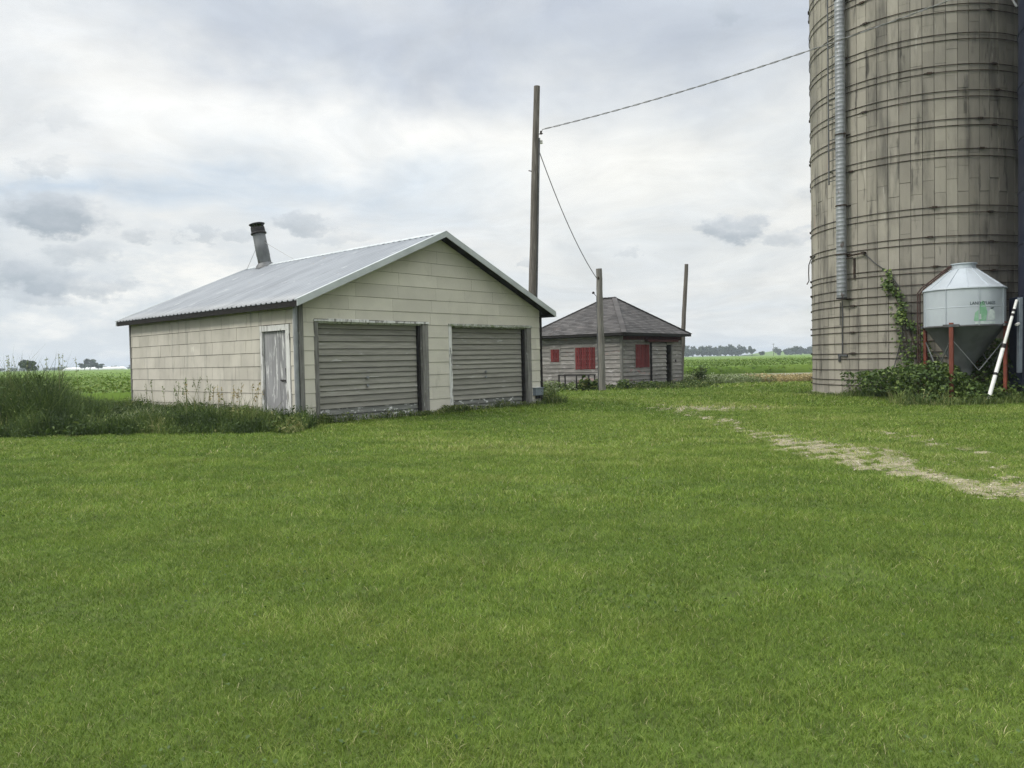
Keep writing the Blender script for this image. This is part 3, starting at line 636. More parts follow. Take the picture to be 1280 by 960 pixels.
# ------------------------------------------------------------------ navy steel silo at the edge of the frame
def steel_silo():
    X0, Y0, R0 = 16.93, 20.39, 2.97
    g = empty('steel_silo', (X0, Y0, 0), label='dark navy enamelled steel silo standing beside the tan concrete silo', cat='silo')
    c = MB(); prof = []; z = 0
    while z < 18: prof += [(R0, z), (R0, z+1.38), (R0+.02, z+1.40), (R0+.02, z+1.44)]; z += 1.45
    c.lathe(prof, 72); sh = c.build('shell', navy, g, smooth=True)
    c = MB(); c.lathe([(R0+.06, 18), (R0*.8, 19.2), (R0*.4, 20), (0, 20.2)], 48); c.build('roof', navy, g, smooth=True)
    c = MB(); c.lathe([(R0+.12, 0), (R0+.12, .3), (R0, .34)], 72); c.build('footing', concrete, g, smooth=True)
    ta = math.atan2(-Y0, -X0) - math.acos(R0/math.hypot(X0, Y0))     # the side the lane sees
    ta = ta + .06
    u = Vector((math.cos(ta), math.sin(ta), 0)); tq = Vector((-u.y, u.x, 0))
    c0 = np.array([X0, Y0, 0]); w3 = lambda px, py, Y: Vector(at3(px, py, Y)-c0)
    p0, p1 = w3(1274.2, 466, 20.75), w3(1275.0, 372, 20.75)
    b = MB(); b.bar(p0, p1, .10, .10, up=(1,0,0)); post = b.build('corner_post', paleblue, g, bevel=.01)
    b = MB(); b.box((p0.x+.07, p0.y-.02, p0.z-.5), (p0.x+.75, p0.y+.55, p1.z+.03)); b.build('unloader_housing', navy, g, bevel=.02)
    q = w3(1273.5, 404, 20.7); b = MB(); b.bar(q, q+Vector((-.09, -.03, -.05)), .07, .05); b.build('bracket', whitem, post)
    # strap handle high on the shell
    b = MB(); ta2 = ta-.03; u2 = Vector((math.cos(ta2), math.sin(ta2), 0)); b.tube([u2*(R0+.01)+Vector((0,0,12.6)), u2*(R0+.14)+Vector((0,0,12.2)), u2*(R0+.2)+Vector((0,0,11.7)), u2*(R0+.12)+Vector((0,0,11.2)), u2*(R0+.02)+Vector((0,0,11.0))], .03, 8); b.build('pipe_elbow', zinc, g, smooth=True)
steel_silo()

# ------------------------------------------------------------------ feed bin
BX, BY, BR = 12.66, 21.6, .998
def feed_bin():
    g = empty('feed_bin', (BX, BY, 0), label='galvanised hopper feed bin with cone top on red legs beside the concrete silo', cat='feed bin')
    view = math.atan2(-BY, -BX)          # towards the camera
    zb, zt = 2.055, 3.08
    c = MB(); c.lathe([(BR-.02, zb), (BR, zb+.004), (BR, zb+.5), (BR+.006, zb+.505), (BR+.006, zb+.52), (BR, zb+.525), (BR, zt), (BR+.03, zt+.002), (BR+.03, zt-.02)], 80); body = c.build('tank', binm, g, smooth=True)
    for k in range(8):
        a = view+.35+2*PI*k/8; s = MB(); s.bar(Vector((BR*math.cos(a), BR*math.sin(a), zb+.01)), Vector((BR*math.cos(a), BR*math.sin(a), zt-.01)), .012, .05, up=(math.cos(a), math.sin(a), 0)); s.build('seam', binm, body)
    c = MB(); V = []; F = []; n = 24
    c.lathe([(BR+.035, zt-.015), (BR+.03, zt+.012), (BR*.78, zt+.19), (BR*.5, zt+.43), (BR*.30, zt+.58)], 80)
    top = c.build('cone_roof', binm, g, smooth=True)
    for k in range(12):
        a = view+.1+2*PI*k/12; s = MB(); u = Vector((math.cos(a), math.sin(a), 0)); s.bar(u*(BR+.01)+Vector((0,0,zt+.022)), u*(BR*.31)+Vector((0,0,zt+.582)), .022, .02); s.build('rib', binm, top)
    c = MB(); c.lathe([(BR*.30, zt+.56), (BR*.295, zt+.70), (BR*.33, zt+.705), (BR*.33, zt+.735), (0, zt+.76)], 40); c.build('lid', binm, g, smooth=True)
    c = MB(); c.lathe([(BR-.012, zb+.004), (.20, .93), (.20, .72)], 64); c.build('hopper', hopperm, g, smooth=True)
    c = MB(); c.lathe([(BR+.012, zb+.03), (BR+.02, zb-.005), (BR-.03, zb-.012)], 80); c.build('base_ring', zincdk, g, smooth=True)
    angs = [view+math.radians(d) for d in (-17, 73, 163, 253)]
    legs = []
    for k, a in enumerate(angs):
        u = Vector((math.cos(a), math.sin(a), 0)); s = MB(); r = BR+.045
        tq = Vector((-u.y, u.x, 0))
        p0, p1 = u*r, u*r+Vector((0,0,zb+.10))
        s.bar(p0, p1, .085, .012, up=u); s.bar(p0+tq*.043-u*.035, p1+tq*.043-u*.035, .012, .08, up=u); s.bar(p0-tq*.043-u*.035, p1-tq*.043-u*.035, .012, .08, up=u)
        lg = s.build('leg', redm, g, bevel=.003)
        s = MB(); s.bar(u*(r-.01)-tq*.2+Vector((0,0,zb+.02)), u*(r-.01)+tq*.2+Vector((0,0,zb+.02)), .05, .07); s.build('leg_bracket', zincdk, lg)
    for k in range(4):
        u, v = [Vector((math.cos(a), math.sin(a), 0))*(BR+.02) for a in (angs[k], angs[(k+1) % 4])]
        for p, q in ((u, v), (v, u)):
            s = MB(); s.bar(p+Vector((0,0,1.72)), p.lerp(q, .5)*1.02+Vector((0,0,.85)), .03, .012); s.build('brace', zinc, g)
    # red ladder on the left, bent over the cone
    la = view+math.radians(-97); u = Vector((math.cos(la), math.sin(la), 0)); tq = Vector((-u.y, u.x, 0)); s = MB()
    for d in (-.17, .17):
        s.tube([u*(BR+.13)+tq*d+Vector((0,0,.15)), u*(BR+.13)+tq*d+Vector((0,0,zt-.02)), u*(BR+.03)+tq*d+Vector((0,0,zt+.12)), u*(BR*.30)+tq*d*.7+Vector((0,0,zt+.70))], .02, 6)
    z = .4
    while z < zt: s.tube([u*(BR+.13)-tq*.17+Vector((0,0,z)), u*(BR+.13)+tq*.17+Vector((0,0,z))], .011, 6); z += .3
    for k in range(4):
        f = (k+.5)/4; p = (u*(BR+.03)+Vector((0,0,zt+.12))).lerp(u*(BR*.30)+Vector((0,0,zt+.70)), f); s.tube([p-tq*.14, p+tq*.14], .011, 6)
    s.build('ladder', mat('rust_brown_steel', (.065,.032,.026), (.04,.024,.02), 6, rough=.7), g)
    # lettering and faded emblem, wrapped on the tank
    def wrap(px, z, r=BR+.004):          # px: arc length from the centre facing the camera, to the right
        a = view + px*.86/BR; return (r*math.cos(a), r*math.sin(a), z)
    def patch(poly, name, m_, off):
        n = 6; b = MB(); us = [p[0] for p in poly]; u0, u1 = min(us), max(us)
        for k in range(n):
            a, e = u0+(u1-u0)*k/n, u0+(u1-u0)*(k+1)/n
            q = clip(poly, [(-1, 0, -a), (1, 0, e)])
            if len(q) >= 3: b.add([wrap(x, z, BR+off) for x, z in q], [tuple(range(len(q)))])
        o = b.build(name, m_, body); md = o.modifiers.new('s', 'SOLIDIFY'); md.thickness = .002; md.offset = 1
    cu = bpy.data.curves.new('t', 'FONT'); cu.body = "LAND O'LAKES"; cu.size = .125; cu.align_x = 'CENTER'; cu.resolution_u = 3; cu.extrude = 0
    to = bpy.data.objects.new('t', cu); C.objects.link(to); bpy.context.view_layer.update()
    me = bpy.data.meshes.new_from_object(to.evaluated_get(bpy.context.evaluated_depsgraph_get())); bpy.data.objects.remove(to)
    bm = bmesh.new(); bm.from_mesh(me); bmesh.ops.triangulate(bm, faces=bm.faces)
    w = max(v.co.x for v in bm.verts)-min(v.co.x for v in bm.verts); k_ = .76/w
    for v in bm.verts: v.co = wrap(.545+v.co.x*k_, 2.615+v.co.y*.95, BR+.011)
    bm.to_mesh(me); bm.free(); me.materials.clear(); me.materials.append(ink); me.name = 'lettering'
    o = bpy.data.objects.new('lettering', me); C.objects.link(o); o.parent = body; md = o.modifiers.new('s', 'SOLIDIFY'); md.thickness = .002
    patch([(.27,2.18),(.62,2.18),(.66,2.42),(.60,2.60),(.53,2.72),(.45,2.66),(.40,2.48),(.30,2.40)], 'emblem', greenm, .004)
    patch([(.66,2.20),(.93,2.20),(.93,2.40),(.80,2.50),(.70,2.42)], 'emblem', palem, .004)
    patch([(.30,2.10),(.93,2.10),(.93,2.16),(.30,2.16)], 'emblem', palem, .004)
    patch([(.42,2.22),(.48,2.22),(.47,2.36),(.43,2.36)], 'emblem', palem, .007)
    patch([(.76,2.52),(.88,2.54),(.86,2.50),(.78,2.49)], 'emblem', ink, .004)
feed_bin()

# ------------------------------------------------------------------ poles, cables, small objects
def pole(name, base, top, r0, r1, m_, label, seed, hard=None):
    R = random.Random(seed); b0, t0 = Vector(base), Vector(top); n = 12
    g = empty(name, base, label=label, cat='utility pole', group='wooden utility poles')
    pts = []; rs = []
    for i in range(n+1):
        f = i/n; p = (t0-b0)*f; p += Vector((R.uniform(-1, 1), R.uniform(-1, 1), 0))*.012*(0 < i < n); pts.append(p); rs.append((r0+(r1-r0)*f)*(1+R.uniform(-.02, .02)))
    b = MB(); b.tube(pts, rs, 14); b.build('pole', m_, g, smooth=True)
    return g
pa = pole('utility_pole', (.60, 26.5, 0), (1.06, 26.5, 10.66), .155, .105, polewood, 'tallest dark wooden utility pole behind the garage carrying the overhead cables', 1)
ax0, ax1 = Vector((0, 0, 0)), Vector((.46, 0, 10.66))
def on_a(z, dx=0, dy=0): return Vector((.46*z/10.66+dx, dy, z))
b = MB(); b.tube([on_a(9.05, .10, -.02), on_a(9.06, .24, -.03)], .016, 6); b.tube([on_a(9.04, .17, -.03), on_a(9.15, .17, -.03)], [.04, .03], 10); b.build('cable_bracket', rustblk, pa)
b = MB(); b.lathe([(.0, 0), (.05, .0), (.06, .03), (.035, .05), (.055, .075), (.05, .11), (0, .13)], 14); b.v = [tuple(Vector(v)+on_a(8.72, .185, -.04)) for v in b.v]; b.build('insulator', glassy, pa, smooth=True)
b = MB(); b.tube([on_a(8.9, .12, -.08), on_a(7.4, .13, -.06), on_a(5.5, .145, -.06), on_a(2.5, .16, -.05)], .028, 8); b.build('conduit', zincdk, pa)
b = MB(); b.tube([on_a(7.80, -.10), on_a(7.83, -.22)], .018, 6); b.build('step_peg', rustblk, pa)
pb = pole('utility_pole', (3.78, 32.3, 0), (3.72, 32.3, 5.12), .150, .125, polepale, 'pale cut-off wooden utility pole directly in front of the weathered shed', 2)
b = MB(); b.tube([(-.17, -.03, 3.95), (-.165, -.03, 2.5), (-.16, -.02, .2)], .024, 8); b.build('conduit', zincdk, pb)
b = MB(); b.tube([(-.14, -.03, 4.70), (-.05, -.12, 4.72)], .02, 6); b.tube([(-.10, -.1, 4.66), (-.10, -.1, 4.78)], .035, 8); b.build('cable_bracket', rustblk, pb)
b = MB(); b.tube([(-.16, -.03, 3.95), (-.30, -.03, 4.10)], .012, 6); b.lathe([(.0, 0), (.05, .0), (.06, .05), (.03, .09), (0, .10)], 12, c=(-.31, -.03)); b.v = b.v[:-60]+[(x, y, z+4.08) for x, y, z in b.v[-60:]]; b.build('weatherhead', black, pb)
pc = pole('utility_pole', (8.82, 40.3, 0), (9.20, 40.3, 6.18), .125, .095, polewood, 'slim leaning wooden utility pole behind the far corner of the shed', 3)
def catenary(p, q, sag, n=24): 
    p, q = Vector(p), Vector(q); return [p.lerp(q, i/n)-Vector((0, 0, 4*sag*(i/n)*(1-i/n))) for i in range(n+1)]
# main service cable: twisted pair, running over the lane past the silo
w0 = Vector((.60, 26.5, 0))+on_a(9.20, .22, -.03)
def proj(P):
    d = np.array(P)-np.array([0, 0, EYE]); z = d@FW; return 640+FPX*(d@RT)/z, 480-FPX*(d@UP)/z
w1 = Vector((14.0, 19.0, 11.05))
pts = catenary(w0, w1, .30, 120)
v = MB(); tw = []
for i, p in enumerate(pts): tw.append(p+Vector((0, math.cos(i*1.1), math.sin(i*1.1)))*.016)
v.tube([w0-Vector((.05,0,.18)), w0-Vector((.02,0,.06))]+tw, .0115, 5)
v.tube([p-Vector((0, math.cos(i*1.1), math.sin(i*1.1)))*.016 for i, p in enumerate(pts)], .010, 5)
tag(v.build('overhead_cable', wiregrey), 'twisted overhead cable strung from the tallest pole past the concrete silo', 'cable')
v = MB(); q0 = Vector((.60, 26.5, 0))+on_a(8.45, .13, -.04); q1 = Vector((3.78, 32.3, 0))+Vector((-.14, -.03, 4.70))
v.tube(catenary(q0, q1, .38), .015, 5)
tag(v.build('overhead_cable', wirem), 'thin sagging cable between the tallest pole and the cut-off pole', 'cable')

# white tube leaning by the navy silo
def white_tube():
    p, q = Vector(at3(1239, 487, 20.3)), Vector(at3(1271, 375, 20.75))
    g = empty('leaning_tube', (p.x, p.y, 0), label='thin white metal tube with black bands leaning in the brambles beside the feed bin', cat='tube')
    o = Vector((p.x, p.y, 0)); b = MB(); d = (q-p).normalized()
    p0 = p-d*.42
    b.tube([p0-o, p-o+d*1.25, p-o+d*1.26, q-o], [.052, .050, .040, .036], 14); t = b.build('tube', whitem, g, smooth=True)
    for f in (.17, .47, .49, .83, .88):
        b = MB(); c = p.lerp(q, f)-o; b.tube([c-d*.035, c+d*.035], .058 if f < .6 else .046, 14); b.build('band', black, t, smooth=True)
white_tube()

def rack():
    o = Vector((2.05, 33.55, 0)); e = Vector(((-HB[0]), (-HB[1]), 0))     # parallel to the shed wall
    g = empty('feed_rack', o, math.atan2(e.y, e.x), label='low dark metal frame standing against the shed wall under the red windows', cat='metal frame')
    # along local x = towards the near corner
    L = 1.55
    for x in (0, .92, L):
        for y in (0, .45):
            b = MB(); b.bar((x, y, 0), (x, y, .66), .045, .045); b.build('leg', black, g)
    for y in (0, .45):
        b = MB(); b.bar((-.04, y, .69), (L+.04, y, .69), .06, .06); b.build('top_rail', black, g)
    b = MB(); b.bar((.92, 0, .36), (L, 0, .36), .045, .045); b.bar((-.35, 0, .34), (0, 0, .34), .04, .04); b.build('cross_bar', black, g)
rack()

# ------------------------------------------------------------------ plants: generators
def fbm(x, y, f=1., seed=0, octv=4):
    r = np.random.default_rng(seed); o = np.zeros_like(x, dtype=float); amp = 1.; tot = 0
    for k in range(octv):
        for _ in range(3):
            a = r.uniform(0, 2*PI); ph = r.uniform(0, 2*PI); o += amp*np.sin((x*np.cos(a)+y*np.sin(a))*f*r.uniform(.7, 1.3)*2+ph)
        tot += amp*1.7; f *= 2.1; amp *= .6
    return o/tot
def track_mask(x, y):
    """0 .. 1 : how bare the lane is"""
    c1 = 4.25+.9*np.exp(-(y-5)/5.)-.02*np.maximum(y-14, 0)*0; c2 = c1+1.95
    n = fbm(x, y, 1.3, 3); n2 = fbm(x, y*.6, 4.5, 4)
    on = np.clip((25.5-y)/3, 0, 1)*np.clip((y-2)/2, 0, 1)
    wv = .5+.12*np.sin(y*.7)
    r1 = np.exp(-((x-c1-.25*n)/wv)**2)*(1.0-.50*np.clip((y-11)/4, 0, 1))
    r2 = np.exp(-((x-c2-.25*n)/.36)**2)*(.55-.30*np.clip((y-10)/6, 0, 1))
    mid = np.exp(-((x-c1-.95)/.9)**2)*.30*np.clip((14-y)/5, 0, 1)
    far = np.exp(-((x-5.2)/1.7)**2-((y-20.6-.12*(5-x))/1.25)**2)*.92
    near = np.exp(-((x-5.6)/1.1)**2-((y-7.6)/1.6)**2)*.55
    b = np.maximum.reduce([r1, r2, mid, far, near])*on; e = np.clip(b*2.2, 0, 1)
    return np.clip(b+e*(.18*n+.30*n2+.55*fbm(x, y*.7, 9., 5, 3))-.12, 0, 1)*(on > 0)
def blades(x, y, h, w, lean=.5, tint=None, z0=0., bend=.6, rs=1):
    """vectorised grass blades: one quad and a tip each"""
    r = np.random.default_rng(rs); n = len(x); a = r.uniform(0, 2*PI, n); l = h*lean*r.uniform(.2, 1.2, n); ca, sa = np.cos(a), np.sin(a)
    f = r.uniform(0, 2*PI, n); fx, fy = np.cos(f)*w/2, np.sin(f)*w/2
    z0 = np.broadcast_to(z0, n)
    V = np.empty((n, 5, 3))
    V[:,0] = np.stack([x-fx, y-fy, z0], 1); V[:,1] = np.stack([x+fx, y+fy, z0], 1)
    mx, my, mz = x+ca*l*.35, y+sa*l*.35, z0+h*.58
    V[:,2] = np.stack([mx+fx*.8, my+fy*.8, mz], 1); V[:,3] = np.stack([mx-fx*.8, my-fy*.8, mz], 1)
    V[:,4] = np.stack([x+ca*l, y+sa*l, z0+h*(1-.25*bend*r.random(n))], 1)
    b = np.arange(n)[:,None]*5
    Q = b+np.array([0,1,2,3]); T = b+np.array([3,2,4])
    t = r.random(n) if tint is None else tint
    return V.reshape(-1, 3), Q, T, np.repeat(t, 5)
def leaves(P, size, up=.5, tint=None, rs=2, asp=.55, N0=None):
    """folded leaves (two quads sharing a midrib would be heavier: two triangles pairs) around points"""
    r = np.random.default_rng(rs); n = len(P); N = r.normal(0, 1, (n, 3)); N[:,2] = np.abs(N[:,2])*1.0+up
    if N0 is not None: N = N*.7+N0
    N /= np.linalg.norm(N, axis=1)[:,None]
    d = r.normal(0, 1, (n, 3)); d -= (d*N).sum(1)[:,None]*N; d /= np.linalg.norm(d, axis=1)[:,None]; e = np.cross(N, d)
    s = (np.broadcast_to(size, n)*r.uniform(.65, 1.3, n))[:,None]; fold = r.uniform(.02, .3, n)[:,None]
    V = np.empty((n, 6, 3))
    V[:,0] = P-d*s*.5; V[:,1] = P-d*s*.1+e*s*asp*.5+N*s*fold*.5; V[:,2] = P+d*s*.5-N*s*.12; V[:,3] = P-d*s*.1-e*s*asp*.5+N*s*fold*.5
    V[:,4] = P+d*s*.25+e*s*asp*.34+N*s*fold*.3; V[:,5] = P+d*s*.25-e*s*asp*.34+N*s*fold*.3
    b = np.arange(n)[:,None]*6
    Q = np.concatenate([b+np.array([0,1,4,2]), b+np.array([0,2,5,3])])
    t = r.random(n) if tint is None else tint
    return V.reshape(-1, 3), Q, np.repeat(t, 6)
def join(parts):
    Vs, Qs, Ts, ts = [], [], [], []; o = 0
    for p in parts:
        if len(p) == 4: V, Q, T, t = p
        else: V, Q, t = p; T = np.zeros((0, 3), int)
        Vs.append(V); Qs.append(Q+o); Ts.append(T+o); ts.append(t); o += len(V)
    return np.concatenate(Vs), np.concatenate(Qs), np.concatenate(Ts), np.concatenate(ts)
def plant_mesh(name, parts, m_, parent=None, **tg):
    V, Q, T, t = join(parts); o = npmesh(name, V, Q, T if len(T) else None, t, m_, parent)
    return tag(o, **tg) if tg else o

# ------------------------------------------------------------------ ground, lane, road
GS = 3000.
gnd = npmesh('ground', [(-GS,-60,0),(GS,-60,0),(GS,GS,0),(-GS,GS,0)], [(0,1,2,3)], mat=ground_mat()); gnd['kind'] = 'structure'
def masked_sheet(name, x0, x1, y0, y1, s, fn, thr, z, m_):
    nx, ny = int((x1-x0)/s), int((y1-y0)/s); gx, gy = np.meshgrid(x0+np.arange(nx+1)*s, y0+np.arange(ny+1)*s)
    jx = rng.uniform(-.3, .3, gx.shape)*s; X = gx+jx; Y = gy+rng.uniform(-.3, .3, gx.shape)*s
    k = fn(gx[:-1,:-1]+s/2, gy[:-1,:-1]+s/2) > thr
    i, j = np.nonzero(k); a = i*(nx+1)+j; Q = np.stack([a, a+1, a+nx+2, a+nx+1], 1)
    u, inv = np.unique(Q, return_inverse=True); V = np.stack([X.ravel()[u], Y.ravel()[u], np.full(len(u), z)], 1)
    o = npmesh(name, V, inv.reshape(-1, 4), mat=m_); o['kind'] = 'structure'; return o
masked_sheet('dirt_track', 2.5, 9, 4, 26, .06, track_mask, .45, .006, gravelm)
masked_sheet('gravel_road', 6, 34, 41.5, 57, .25, lambda x, y: 1.0*((y-43-.12*(x-12)) > 0)*((56.2+.05*(x-14)-y) > 0)+.25*fbm(x, y*.5, .8, 9), .8, .006, roadm)
# pebbles
n = 11000; px = rng.uniform(3, 8.5, n); py = rng.uniform(4.5, 24, n); k = rng.random(n) < (track_mask(px, py)-.25)*1.4; px, py = px[k], py[k]; n = len(px)
s = rng.uniform(.005, .017, n)*(1+rng.random(n)**6*1.2); V = rng.normal(0, 1, (n, 6, 3))*.12+np.array([(1,0,0),(-1,0,0),(0,1,0),(0,-1,0),(0,0,.6),(0,0,-.6)])[None]
V = V*s[:,None,None]+np.stack([px, py, .006+s*.25], 1)[:,None]
T = np.concatenate([np.arange(n)[:,None]*6+np.array(f) for f in ((0,2,4),(2,1,4),(1,3,4),(3,0,4),(2,0,5),(1,2,5),(3,1,5),(0,3,5))])
tag(npmesh('gravel', V.reshape(-1,3), None, T, np.repeat(rng.random(n), 6), pebblem), 'pale limestone pebbles scattered on the bare wheel track', 'gravel', kind='stuff')

# ------------------------------------------------------------------ mown lawn
def free(x, y):
    a, b = to_g(x, y); ok = ~((a > -.05) & (a < GL+.05) & (b > -.05) & (b < GW+.1))
    a, b = to_s(x, y); ok &= ~((a > -.05) & (a < SA+.05) & (b > -.05) & (b < SB+.05))
    ok &= (x-CX_)**2+(y-CY_)**2 > (CR+.08)**2
    ok &= ~((y > 42) & (x > 5))
    return ok
parts = []
for i, (y0, y1, dens, h, w) in enumerate(((1.3, 4.2, 17500, .024, .0026), (4.2, 7, 8200, .031, .0036), (7, 12, 2900, .040, .0062), (12, 20, 1050, .048, .011), (20, 32, 330, .075, .022), (32, 60, 70, .11, .05))):
    hx = (.84*y1+2.6); A = 2*hx*(y1-y0); n = int(A*dens); x = rng.uniform(-hx, hx, n); y = rng.uniform(y0, y1, n)
    k = (np.abs(x) < .80*y+2.4) & free(x, y); x, y = x[k], y[k]
    tm = track_mask(x, y); k = rng.random(len(x)) > np.clip(tm*1.3-.24, 0, .80); x, y, tm = x[k], y[k], tm[k]
    thin = fbm(x, y, 1.7, 14); k = rng.random(len(x)) > np.clip((thin-.50)*1.6, 0, .5); x, y, tm = x[k], y[k], tm[k]
    clump = fbm(x, y, .55, 11); cl2 = fbm(x, y, 3.2, 12); yel = fbm(x, y, .22, 13)
    hh = h*(1+.30*cl2+.22*clump)*rng.uniform(.55, 1.25, len(x)); hh = np.where(tm > .2, hh*.8, hh)
    t = np.clip(.42+.20*clump+.17*cl2+.20*yel+.06*fbm(x, y, 9., 15, 2)+rng.normal(0, .22, len(x))+tm*.9*rng.random(len(x))+.26*np.exp(-((x-5.5-.5*clump)/1.5)**2)*np.clip((24-y)/3, 0, 1)*rng.random(len(x)), 0, .92)
    dry = rng.random(len(x)) < (.022+.04*np.clip(cl2, 0, 1)+.12*tm); t = np.where(dry, rng.uniform(.9, 1, len(x)), t)
    parts.append(blades(x, y, hh, w*rng.uniform(.7, 1.3, len(x)), lean=1.35, tint=t, rs=20+i))
plant_mesh('lawn_grass', parts, blade, label='short mown green lawn covering the foreground', cat='grass', kind='stuff')

# broad clover and weed leaves low in the turf
n = 7000; y = 2.2+rng.random(n)**1.3*14; x = rng.uniform(-1, 1, n)*(.74*y+.9); k = (fbm(x, y, 1.1, 31) > .28) & free(x, y) & (track_mask(x, y) < .5); x, y = x[k], y[k]
P = np.stack([x, y, rng.uniform(.02, .045, len(x))], 1)
plant_mesh('lawn_clover', [leaves(P, .017, 1.4, rng.uniform(.1, .6, len(x)), rs=5, asp=.9)], bramb, label='patches of small round clover leaves low in the mown lawn', cat='clover', kind='stuff')

# ------------------------------------------------------------------ tall weeds left of the garage
def weed_height(x, y):
    ang = x/y
    clump = .30*fbm(x, y, 2.6, 45, 3)+.22*fbm(x, y, .9, 41, 2)
    base = .52*(1+clump)
    mass = .95*np.clip((-.535-ang)/.075, 0, 1)*np.clip((y-15.9)/1.9, .0, 1)
    return np.maximum(.14, base*np.clip((y-15.35)/1.2, .22, 1)+mass*(1+.10*fbm(x, y, 1.4, 42)+.5*clump))
def in_weeds(x, y):
    a, b = to_g(x, y); ang = x/y
    edge = 15.75+.20*fbm(x, x*0, 1.1, 43)+.16*fbm(x, x*0, 5., 46)
    near = (a < 0) & (a > -1.5-.9*np.clip(fbm(b, b*0, .7, 47), -.5, 1)) & (b < 10)
    return (y > edge) & (x < -4.35) & (x > -22) & (near | ((y < 17.8+.5*fbm(x, x*0, 1.2, 48)) & (a < 0)) | ((ang < -.525) & (y < 22)))
n = 190000; x = rng.uniform(-22, -4.2, n); y = rng.uniform(15.2, 25, n); k = in_weeds(x, y) & free(x, y) & (rng.random(n) < np.clip(1.25-(y-15.5)*.09, .25, 1)*np.clip(.75+.5*fbm(x, y, 3.5, 49), .25, 1)); x, y = x[k], y[k]
hm = weed_height(x, y); h = hm*rng.uniform(.45, 1.0, len(x))**1.1*np.where(rng.random(len(x)) < .06, 1.35, 1.); t = np.clip(.33+.45*fbm(x, y, 1.7, 44)+.2*fbm(x, y, .5, 39)+rng.normal(0, .20, len(x)), 0, 1)
parts = [blades(x, y, h, rng.uniform(.007, .020, len(x)), lean=.5, tint=t, rs=51)]
k = rng.random(len(x)) < .55; P = np.stack([x[k], y[k], np.minimum(h[k], hm[k]*.85)*rng.uniform(.25, .95, k.sum())], 1); P[:, :2] += rng.normal(0, .06, (len(P), 2))
big = np.clip(fbm(P[:,0], P[:,1], 1.3, 38), 0, 1)
parts.append(leaves(P, .04+.11*big*rng.random(len(P))+.02, .3, np.clip(t[k]+.25*big+rng.normal(0, .14, len(P)), 0, 1), rs=52, asp=.42))
plant_mesh('tall_weeds', parts, weedm, label='dense dark green tall weeds and grass growing along the garage side wall', cat='weeds', kind='stuff')
# wispy seed stalks standing above the weeds
def stalk_clump(name, cx, cy, n, hmin, hmax, spread, label, m_=stemm, lm=palemw):
    g = empty(name, (cx, cy, 0), label=label, cat='grass clump', group='wispy seed stalks over the weeds')
    hp = []
    for _ in range(n):
        st = MB()
        x, y = rng.normal(0, spread, 2); hh = rng.uniform(hmin, hmax); lx, ly = rng.normal(0, .06, 2)
        pts = [(x, y, 0), (x+lx*.3, y+ly*.3, hh*.6), (x+lx, y+ly, hh)]; st.tube(pts, [.006, .005, .003], 4, t=random.random()); st.build('stalk', m_, g)
        for _ in range(16):
            f = rng.uniform(.72, 1.0); hp.append((x+lx*f+rng.normal(0, .018), y+ly*f+rng.normal(0, .018), hh*f))
    plant_mesh('seed_heads', [leaves(np.array(hp), .045, .2, rs=int(abs(cx)*10))], lm, g, kind='stuff')
stalk_clump('grass_clump', -10.95, 18.6, 7, 1.5, 1.9, .22, 'wispy pale seed stalks rising highest from the dark weed mass near the garage')
stalk_clump('grass_clump', -12.0, 18.2, 7, 1.45, 1.8, .30, 'thin pale seed stalks above the dark weeds at the far left')
stalk_clump('grass_clump', -6.3, 17.7, 16, .75, 1.05, .5, 'reddish brown dock stalks rising against the beige garage side wall', lm=drym)
stalk_clump('grass_clump', -7.9, 18.6, 14, .85, 1.2, .5, 'short wiry seed stalks against the far half of the garage side wall')
# thin fringe at the foot of the garage doors
a = np.concatenate([rng.uniform(-.1, .6, 500), rng.uniform(.5, 8.6, 1900), rng.uniform(3.6, 5.2, 800), rng.uniform(8.3, 9.2, 900)]); bq = -np.abs(rng.normal(0, .12, len(a)))-.06
bq[-900:] = rng.uniform(-.5, .8, 900); a[-900:] = np.where(bq[-900:] > -.1, rng.uniform(8.62, 9.3, 900), a[-900:])
x = GX+GA[0]*a+GB[0]*bq; y = GY+GA[1]*a+GB[1]*bq; h = rng.uniform(.06, .22, len(a))*(1+.6*fbm(a, bq, 2, 61)); h[-900:] *= 2.2
parts = [blades(x, y, h, rng.uniform(.008, .016, len(a)), .6, np.clip(rng.normal(.55, .25, len(a)), 0, 1), rs=62)]
k = rng.random(len(a)) < .5; parts.append(leaves(np.stack([x[k], y[k], h[k]*.8], 1), .05, .5, np.clip(rng.normal(.7, .25, k.sum()), 0, 1), rs=63))
plant_mesh('door_weeds', parts, weedm, label='thin weeds fringing the foot of the garage doors and right corner', cat='weeds', kind='stuff')

